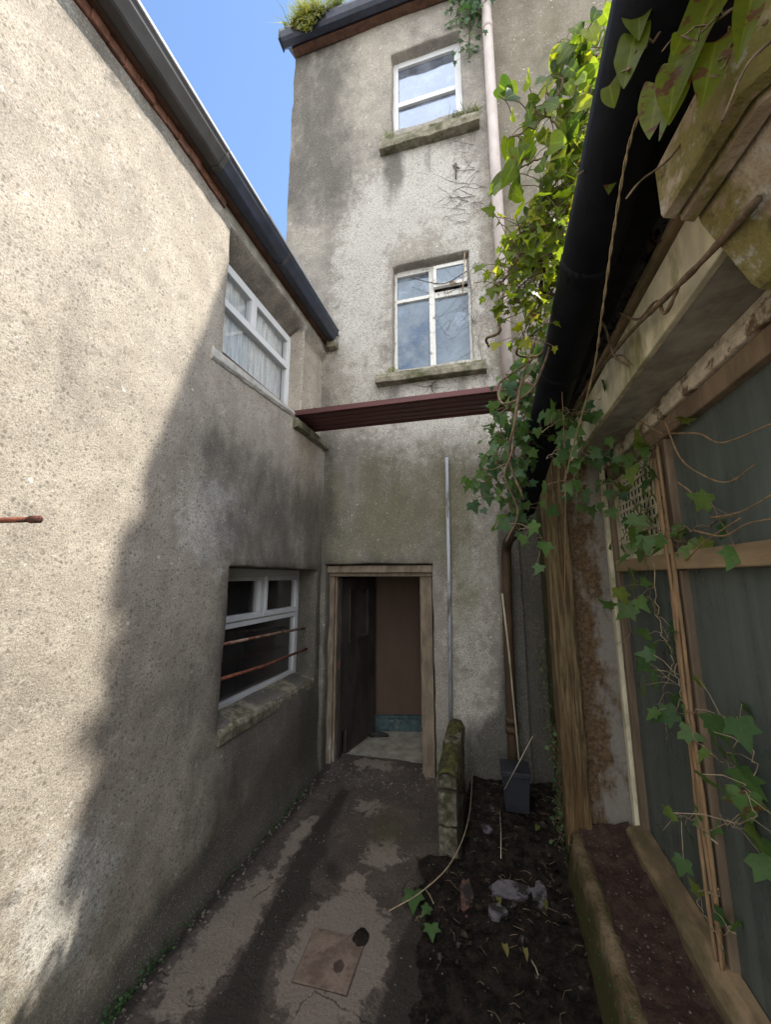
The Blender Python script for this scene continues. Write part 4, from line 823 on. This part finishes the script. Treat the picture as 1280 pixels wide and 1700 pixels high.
V2 = empty('ivy', 'bare rusty vine stems climbing the mullion of the outbuilding window', 'vine')
for k in range(4):
    m = MB(); d = dens([(wx+.01+random.uniform(-.008, .008), 1.955+(k-1.5)*.017+.008*math.sin(z*5+k), z) for z in (.34, .6, .9, 1.2, 1.5, 1.8, 2.1, 2.4)], 5); m.tube(d, .0085, 6, .0065, .12); m.build('stem', 'stemrust', V2, smooth=True)
m = MB()
for pts in ([(1105, 700), (1130, 760), (1170, 790), (1210, 800), (1255, 770)], [(1125, 800), (1150, 820), (1160, 850)], [(1150, 880), (1200, 890), (1240, 870), (1290, 860)], [(1180, 860), (1230, 850), (1285, 820)], [(1110, 720), (1160, 720), (1200, 735), (1290, 700)], [(1100, 720), (1040, 690), (1020, 700), (990, 730)], [(1140, 930), (1170, 900), (1230, 860)]):
    m.tube(dens(Xl(wx-.02, *pts), 6), .0035, 5, .002, .2)
m.build('stem', 'stemrust', V2, smooth=True)
V3 = empty('ivy', 'old brown vine stem creeping along the top of the cream fascia', 'vine')
m = MB()
for pts, X, rr in (([(1260, 330), (1170, 430), (1100, 500), (1040, 560), (985, 630), (950, 690), (945, 760)], .555, .010), ([(1130, 470), (1105, 520), (1090, 500), (1060, 530), (1030, 520)], .56, .006), ([(1000, 600), (1030, 590), (1050, 605)], .57, .004)):
    m.tube(dens(Xl(X, *pts), 7), rr, 6, rr*.6, .25)
for pts, Y_, rr in (([(1225, 120), (1165, 185), (1115, 260), (1065, 300), (1040, 330)], .85, .0035), ([(1180, -10), (1120, 60), (1100, 85)], .7, .0022), ([(960, 290), (990, 275), (1010, 295)], 1.0, .004), ([(1290, 60), (1240, 110), (1200, 200)], .6, .003)):
    m.tube(dens(Yl(Y_, *[(a, b, 0) for a, b in pts]), 7), rr, 6, rr*.6, .2)
m.build('stem', 'stem', V3, smooth=True)
m = MB(); m.recalc = False
for _ in range(420):
    y = random.uniform(.9, 2.7); leaf(m, (random.uniform(.565, .62), y, 2.862+random.random()*.02), rv(), Vector((-.4, 0, 1))+rv(.5), random.uniform(.015, .04), abs(random.gauss(0, .3)), .8, LEAF2)
_o = m.build('leaf_litter', 'litter'); tag(_o, 'dead brown leaves lodged on top of the cream fascia', 'leaf litter', kind='stuff')
# string and twine
m = MB(); base = dens([onY(1106, 40, .75), onY(1085, 130, .8), onY(1045, 240, .9), onY(1020, 380, 1.05), onY(1000, 520, 1.25), onY(985, 620, 1.5), onY(955, 730, 1.8), onY(938, 800, 2.0)], 14)
for ph in (0, math.pi):
    m.tube([p+Vector((math.cos(i*.9+ph), 0, math.sin(i*.9+ph)))*.0024 for i, p in enumerate(base)], .0021, 5)
tag(m.build('twine', 'twine', smooth=True), 'long twisted straw coloured twine hanging in front of the black gutter', 'twine')
m = MB(); m.tube(dens([onY(926, 500, 1.85), onY(933, 640, 1.95), onY(939, 800, 2.05), onY(938, 1000, 2.1)], 6), .0022, 5); tag(m.build('string', 'redstring', smooth=True), 'thin straight reddish string hanging from the ivy past the boarded pier', 'string')
# grass in gutter and on sills
def tuft(name, label, pts, n, h, mat='grass', colr=(.2, .9), hang=.3, cat='grass tuft', group=None):
    m = MB(); m.recalc = False
    for _ in range(n):
        a = Vector(random.choice(pts))+rv(.02); d = Vector((random.gauss(0, .5), random.gauss(-.25, .4), 1)).normalized(); L = h*random.uniform(.4, 1.2); wv = .003*random.uniform(.6, 1.5); c = random.uniform(*colr)
        s = d.cross(Vector((random.gauss(0, 1), random.gauss(0, 1), .1))).normalized()*wv
        dr = hang*random.uniform(.2, 1.5)*h
        q1 = a+d*L*.5; q2 = a+d*L*.85+Vector((d.x, d.y, 0))*dr-Vector((0, 0, dr))
        i = [m.vert(p, (c, 0, 0)) for p in (a-s, a+s, q1+s*.9, q1-s*.9, q2)]; m.f += [[i[0], i[1], i[2], i[3]], [i[3], i[2], i[4]]]
    return tag(m.build(name, mat), label, cat, group)
gp = [(x, 3.42+random.uniform(-.04, .04), 8.84+random.uniform(-.02, .03)) for x in np.random.RandomState(1).normal(-1.93, .13, 60)]
gt = tuft('grass_tuft', 'thick mossy grass tuft overflowing the roof gutter corner', gp, 1300, .34, colr=(.25, 1), hang=.45)
m = MB(); m.recalc = False
for _ in range(340):
    x = random.gauss(-1.93, .11); L = random.uniform(.05, .26)*max(.1, 1-abs(x+1.93)/.3); p = Vector((x, 3.345+random.uniform(-.02, .01), 8.86))
    for k in range(3):
        leaf(m, p-Vector((0, 0, L*k/3*1.4))+rv(.008), Vector((0, -.3, -1))+rv(.3), Vector((0, -1, .2))+rv(.3), random.uniform(.02, .05), random.uniform(.4, .95), 0, LEAF2)
m.build('hanging_moss', 'grass', gt)
tuft('grass_tuft', 'small grass tuft at the right end of the gutter growth', [(x, 3.42, 8.85) for x in (-1.62, -1.58, -1.55, -1.5)], 320, .28, colr=(.1, .7))
tuft('grass_tuft', 'green grass tuft on the right end of the top window sill', [(x, 3.6, 6.9) for x in np.linspace(-.18, .09, 9)], 200, .14, colr=(.0, .5), hang=.3)
tuft('grass_tuft', 'tiny grass tuft on the left end of the top window sill', [(x, 3.6, 6.89) for x in np.linspace(-.95, -.88, 4)], 60, .14, colr=(.2, .8), hang=.3)
tuft('grass_tuft', 'tiny dry grass tuft at the left end of the middle window sill', [(x, 3.6, 3.92) for x in np.linspace(-.95, -.86, 4)], 50, .08, colr=(.4, .9), hang=.3)
ivy('ivy', 'dark ivy clump growing under the eaves beside the pale drainpipe', [[(.2, 3.5, 8.7), (.12, 3.5, 8.4), (.06, 3.52, 8.1), (.05, 3.55, 7.6)], [(.1, 3.5, 8.7), (.15, 3.48, 8.3), (.18, 3.5, 8.1)], [(.22, 3.5, 8.6), (-.02, 3.5, 8.5), (-.05, 3.53, 8.2)]], 260, (.04, .075), 'leafshade', 'twig', (0, -1, .2), rc(.0, .35), .006, .075)
TW = empty('ivy', 'dead grey vine tendrils clinging to the tall wall between the windows', 'vine')
m = MB()
def tendril(px, py, ang, L, n=0):
    pts = [onY(px, py, D-.012)]; x, y = px, py
    for k in range(6): ang += random.gauss(0, .35); x += math.cos(ang)*L/6; y += math.sin(ang)*L/6; pts.append(onY(x, y, D-.012-random.random()*.01))
    m.tube(pts, .0026, 4, .001, .2)
for _ in range(30): tendril(random.gauss(790, 14), random.uniform(215, 370), random.uniform(2.5, 3.9), random.uniform(20, 70))
for _ in range(16): tendril(random.uniform(770, 815), random.uniform(420, 620), random.uniform(1.2, 3.0), random.uniform(30, 80))
for _ in range(10): tendril(random.uniform(720, 790), random.uniform(480, 560), random.uniform(0, 6), random.uniform(30, 60))
for _ in range(10): tendril(715, 640, random.uniform(-1, 4), random.uniform(10, 35))
for _ in range(0): tendril(random.uniform(560, 770), random.uniform(20, 90)*.3+90-(random.uniform(0, 60)), random.uniform(-.6, 0), 50)
m.build('stem', 'twig', TW, smooth=True); m = MB(); m.tube(dens([onY(772, 415, 3.62), onY(770, 450, 3.6), onY(768, 490, 3.6)], 4), .006, 5); m.build('stem', 'stempale', TW, smooth=True); m = MB(); m.tube(dens([onY(680, 460, 3.66), onY(720, 470, 3.64), onY(745, 468, 3.64), onY(775, 450, 3.64)], 5), .005, 5)
m.build('stem', 'twig', TW, smooth=True)
m = MB(); c = onY(757, 285, D-.02); m.tube([c+Vector((0, 0, .1)), c, c-Vector((0, .02, .12))], .014, 6, .008, .3); m.tube([c+Vector((-.03, 0, .09)), c+Vector((.04, -.01, .02))], .008, 5)
tag(m.build('wall_hook', 'twig', smooth=True), 'small rusted iron hook fixed below the top window', 'hook')
# seedling and litter
ivy('seedling', 'small green seedling with three leaves on the alley floor beside the soil', [[onZ(690, 1530, .0), onZ(700, 1520, .05), onZ(705, 1510, .08)], [onZ(705, 1540, 0), onZ(715, 1545, .04)]], 0, (.05, .06), 'leafshade', 'stempale', (0, -.5, 1), rc(.2, .5), .002)
sd = bpy.data.objects['seedling']; m = MB(); m.recalc = False
for px, py, tx_, ty_, c in ((688, 1480, 686, 1515, .3), (712, 1505, 698, 1522, .3), (716, 1535, 718, 1562, .35)):
    b0, t0 = onZ(px, py, .06), onZ(tx_, ty_, .05); leaf(m, b0, t0-b0, Vector((0, -.4, 1)), max(.06, (t0-b0).length), c, 0, LEAF)
m.build('leaf', 'leafshade', sd, smooth=True)
m = MB(); m.tube(dens([onZ(785, 1280, .2), onZ(778, 1360, .16), onZ(750, 1430, .12), onZ(700, 1480, .07), onZ(646, 1512, .03)], 6), .0035, 5, .003); tag(m.build('twig', 'stempale', smooth=True), 'long curved dry stem lying from soil bed onto the alley floor', 'twig')
for k, (a0, b0, lab) in enumerate((((830, 1345), (832, 1425), 'dry stick lying on the soil just below the plastic pot'), ((720, 1500), (705, 1475), 'short dry stalk leaning above the seedling'), ((880, 1590), (897, 1628), 'pale straw lying on the dark soil near the curb'), ((885, 1222), (838, 1310), 'pale thin stem leaning across the plastic pot'))):
    z = soilz(onZ(*a0, .1).x, onZ(*a0, .1).y)+.012; a1, b1 = onZ(*a0, z), onZ(*b0, z)
    if k == 3: a1, b1 = onY(885, 1222, pc.y-.06), onY(838, 1310, pc.y-.07)
    m = MB(); m.tube([a1, a1.lerp(b1, .5)+Vector((.004, 0, .006)), b1], .0035, 5, .0025); tag(m.build('twig', 'bamboo', smooth=True), lab, 'twig')
def shard(name, px, py, w_, l_, rz, mat, lab, cat, tilt=.15):
    p = onZ(px, py, .08); p.z = soilz(p.x, p.y)+.006; m = MB(); R = []
    prof = [(math.cos(q)*w_*(1+.8*nz(q*2.7, px)), math.sin(q)*l_*(1+.8*nz(q*2.7, py))) for q in np.linspace(0, 6.28, 13, False)]
    rot = Matrix.Rotation(rz, 3, 'Z') @ Matrix.Rotation(tilt, 3, 'X')
    for z in (-.012, .012): R.append([p+rot@Vector((x, y, z)) for x, y in prof])
    m.extr(None, R); tag(m.build(name, mat, bevel=.003), lab, cat)
shard('brick_shard', 775, 1480, .04, .10, .15, 'terracotta', 'reddish broken brick shard lying in the dark soil', 'brick')
shard('slate_piece', 850, 1472, .11, .055, .2, 'greyshard', 'largest grey slate piece lying in the dark soil', 'slate')
shard('slate_piece', 895, 1478, .04, .09, -.1, 'greyshard', 'narrow grey slate piece next to the largest one by the curb', 'slate')
shard('slate_piece', 825, 1505, .05, .04, .6, 'greyshard', 'small dark slate fragment below the largest slate piece', 'slate')
shard('slate_piece', 808, 1382, .03, .035, .9, 'greyshard', 'small pale stone fragment beside the dry stick', 'stone')
m = MB(); m.recalc = False
for _ in range(650):
    x, y = random.uniform(-.6, .42), random.uniform(1.5, 3.55); z = soilz(x, y)
    if z < -.005: continue
    leaf(m, (x, y, z+.004+random.random()*.012), Vector((random.gauss(0, 1), random.gauss(0, 1), random.gauss(0, .25))), Vector((random.gauss(0, .4), random.gauss(0, .4), 1)), random.uniform(.012, .035), min(.95, abs(random.gauss(0, .3))), 0, LEAF2 if random.random() < .7 else LEAF, .5)
tag(m.build('leaf_litter', 'litter'), 'dark rotting leaf litter scattered over the soil bed', 'leaf litter', kind='stuff')
for px, py, tx_, ty_, c, lab in ((838, 1568, 845, 1590, .95, 'yellow fallen leaf lying alone on the dark soil'), (872, 1575, 876, 1592, .99, 'orange brown leaf scrap at the end of the pale straw'), (893, 1370, 885, 1390, .5, 'small green sprout leaf on the soil below the pot'), (828, 1490, 832, 1525, .8, 'narrow pale green leaf across the small slate fragments'), (905, 1495, 912, 1525, .7, 'dull olive leaf lying on the narrow slate piece')):
    p = onZ(px, py, .1); z = soilz(p.x, p.y)+.022; b0, t0 = onZ(px, py, z), onZ(tx_, ty_, z); m = MB(); m.recalc = False
    leaf(m, b0, t0-b0, Vector((.2, -.3, 1)), min(.05, (t0-b0).length), c, 0, LEAF2, .4, .6)
    tag(m.build('fallen_leaf', 'grass', smooth=True), lab, 'leaf')
m = MB()
for _ in range(120):
    x, y = random.uniform(-.35, .4), random.uniform(1.6, 3.5); z = soilz(x, y)+.012; a = random.uniform(0, 6.28); L = random.uniform(.02, .07)
    m.tube([(x, y, z), (x+math.cos(a)*L*.5, y+math.sin(a)*L*.5, z+.006), (x+math.cos(a+.3)*L, y+math.sin(a+.3)*L, z)], .0018, 4, .001, caps=False)
tag(m.build('twigs', 'stem', smooth=True), 'thin broken twigs strewn across the dark soil bed', 'twigs', kind='stuff')
m = MB(); 
def chips(n, fx, fy, fz, s0, s1):
    for _ in range(n):
        x, y = fx(), fy(); z = fz(x, y); s = random.uniform(s0, s1); a = random.uniform(0, 3.14)
        m.obox((x, y, z+s*.3), Vector((math.cos(a), math.sin(a), random.uniform(-.3, .3)))*s, Vector((-math.sin(a), math.cos(a), 0))*s*random.uniform(.4, .9), Vector((0, 0, s*random.uniform(.3, .6))))
chips(240, lambda: random.uniform(-1.6, -.5), lambda: random.gauss(3.62, .09), lambda x, y: .05*sm(y, 3.45, 3.8), .002, .009)
chips(260, lambda: -1.60+abs(random.gauss(0, .06)), lambda: random.uniform(.8, 3.6), lambda x, y: 0, .002, .008)
chips(320, lambda: random.uniform(-1.5, -.4), lambda: random.uniform(1.0, 3.5), lambda x, y: 0, .0015, .0045)
chips(200, lambda: random.uniform(.47, .72), lambda: random.uniform(.6, 2.8), lambda x, y: .285, .0015, .004)
tag(m.build('rubble', 'grit'), 'fine pale rubble and grit scattered along the alley edges and doorstep', 'rubble', kind='stuff')
# moss cushions and small weeds at the wall foot
m = MB(); m.recalc = False
for _ in range(1100):
    if random.random() < .45: p = Vector((-1.60+random.random()*.03, random.choice([random.gauss(1.78, .1), random.gauss(1.55, .06), random.gauss(2.9, .2), random.uniform(1.0, 3.5)]), abs(random.gauss(0, .03))))
    else: p = Vector((.40+random.uniform(-.03, .02), random.choice([random.gauss(3.0, .1), random.uniform(1.2, 2.8)]), abs(random.gauss(.12, .12))))
    leaf(m, p, rv(), Vector((random.choice([1]), -.3, .6))+rv(.5), random.uniform(.005, .013), random.uniform(0, .3), 0, LEAF2)
tag(m.build('moss', 'leafshade'), 'small green moss growing at the foot of both walls', 'moss', kind='stuff')
ivy('creeping_plant', 'small leaved creeper growing at the foot of the boarded pier', [[(.40, 3.1, .15), (.39, 3.05, .35), (.40, 3.1, .55), (.39, 3.15, .75)], [(.39, 2.95, .1), (.385, 2.98, .3), (.40, 3.0, .5)], [(.39, 3.2, .6), (.38, 3.3, .9), (.37, 3.4, 1.3)]], 260, (.012, .028), 'leafshade', 'stem', (-1, -.4, .4), rc(.1, .6), .002, .03, cat='creeper', shape=LEAF2)
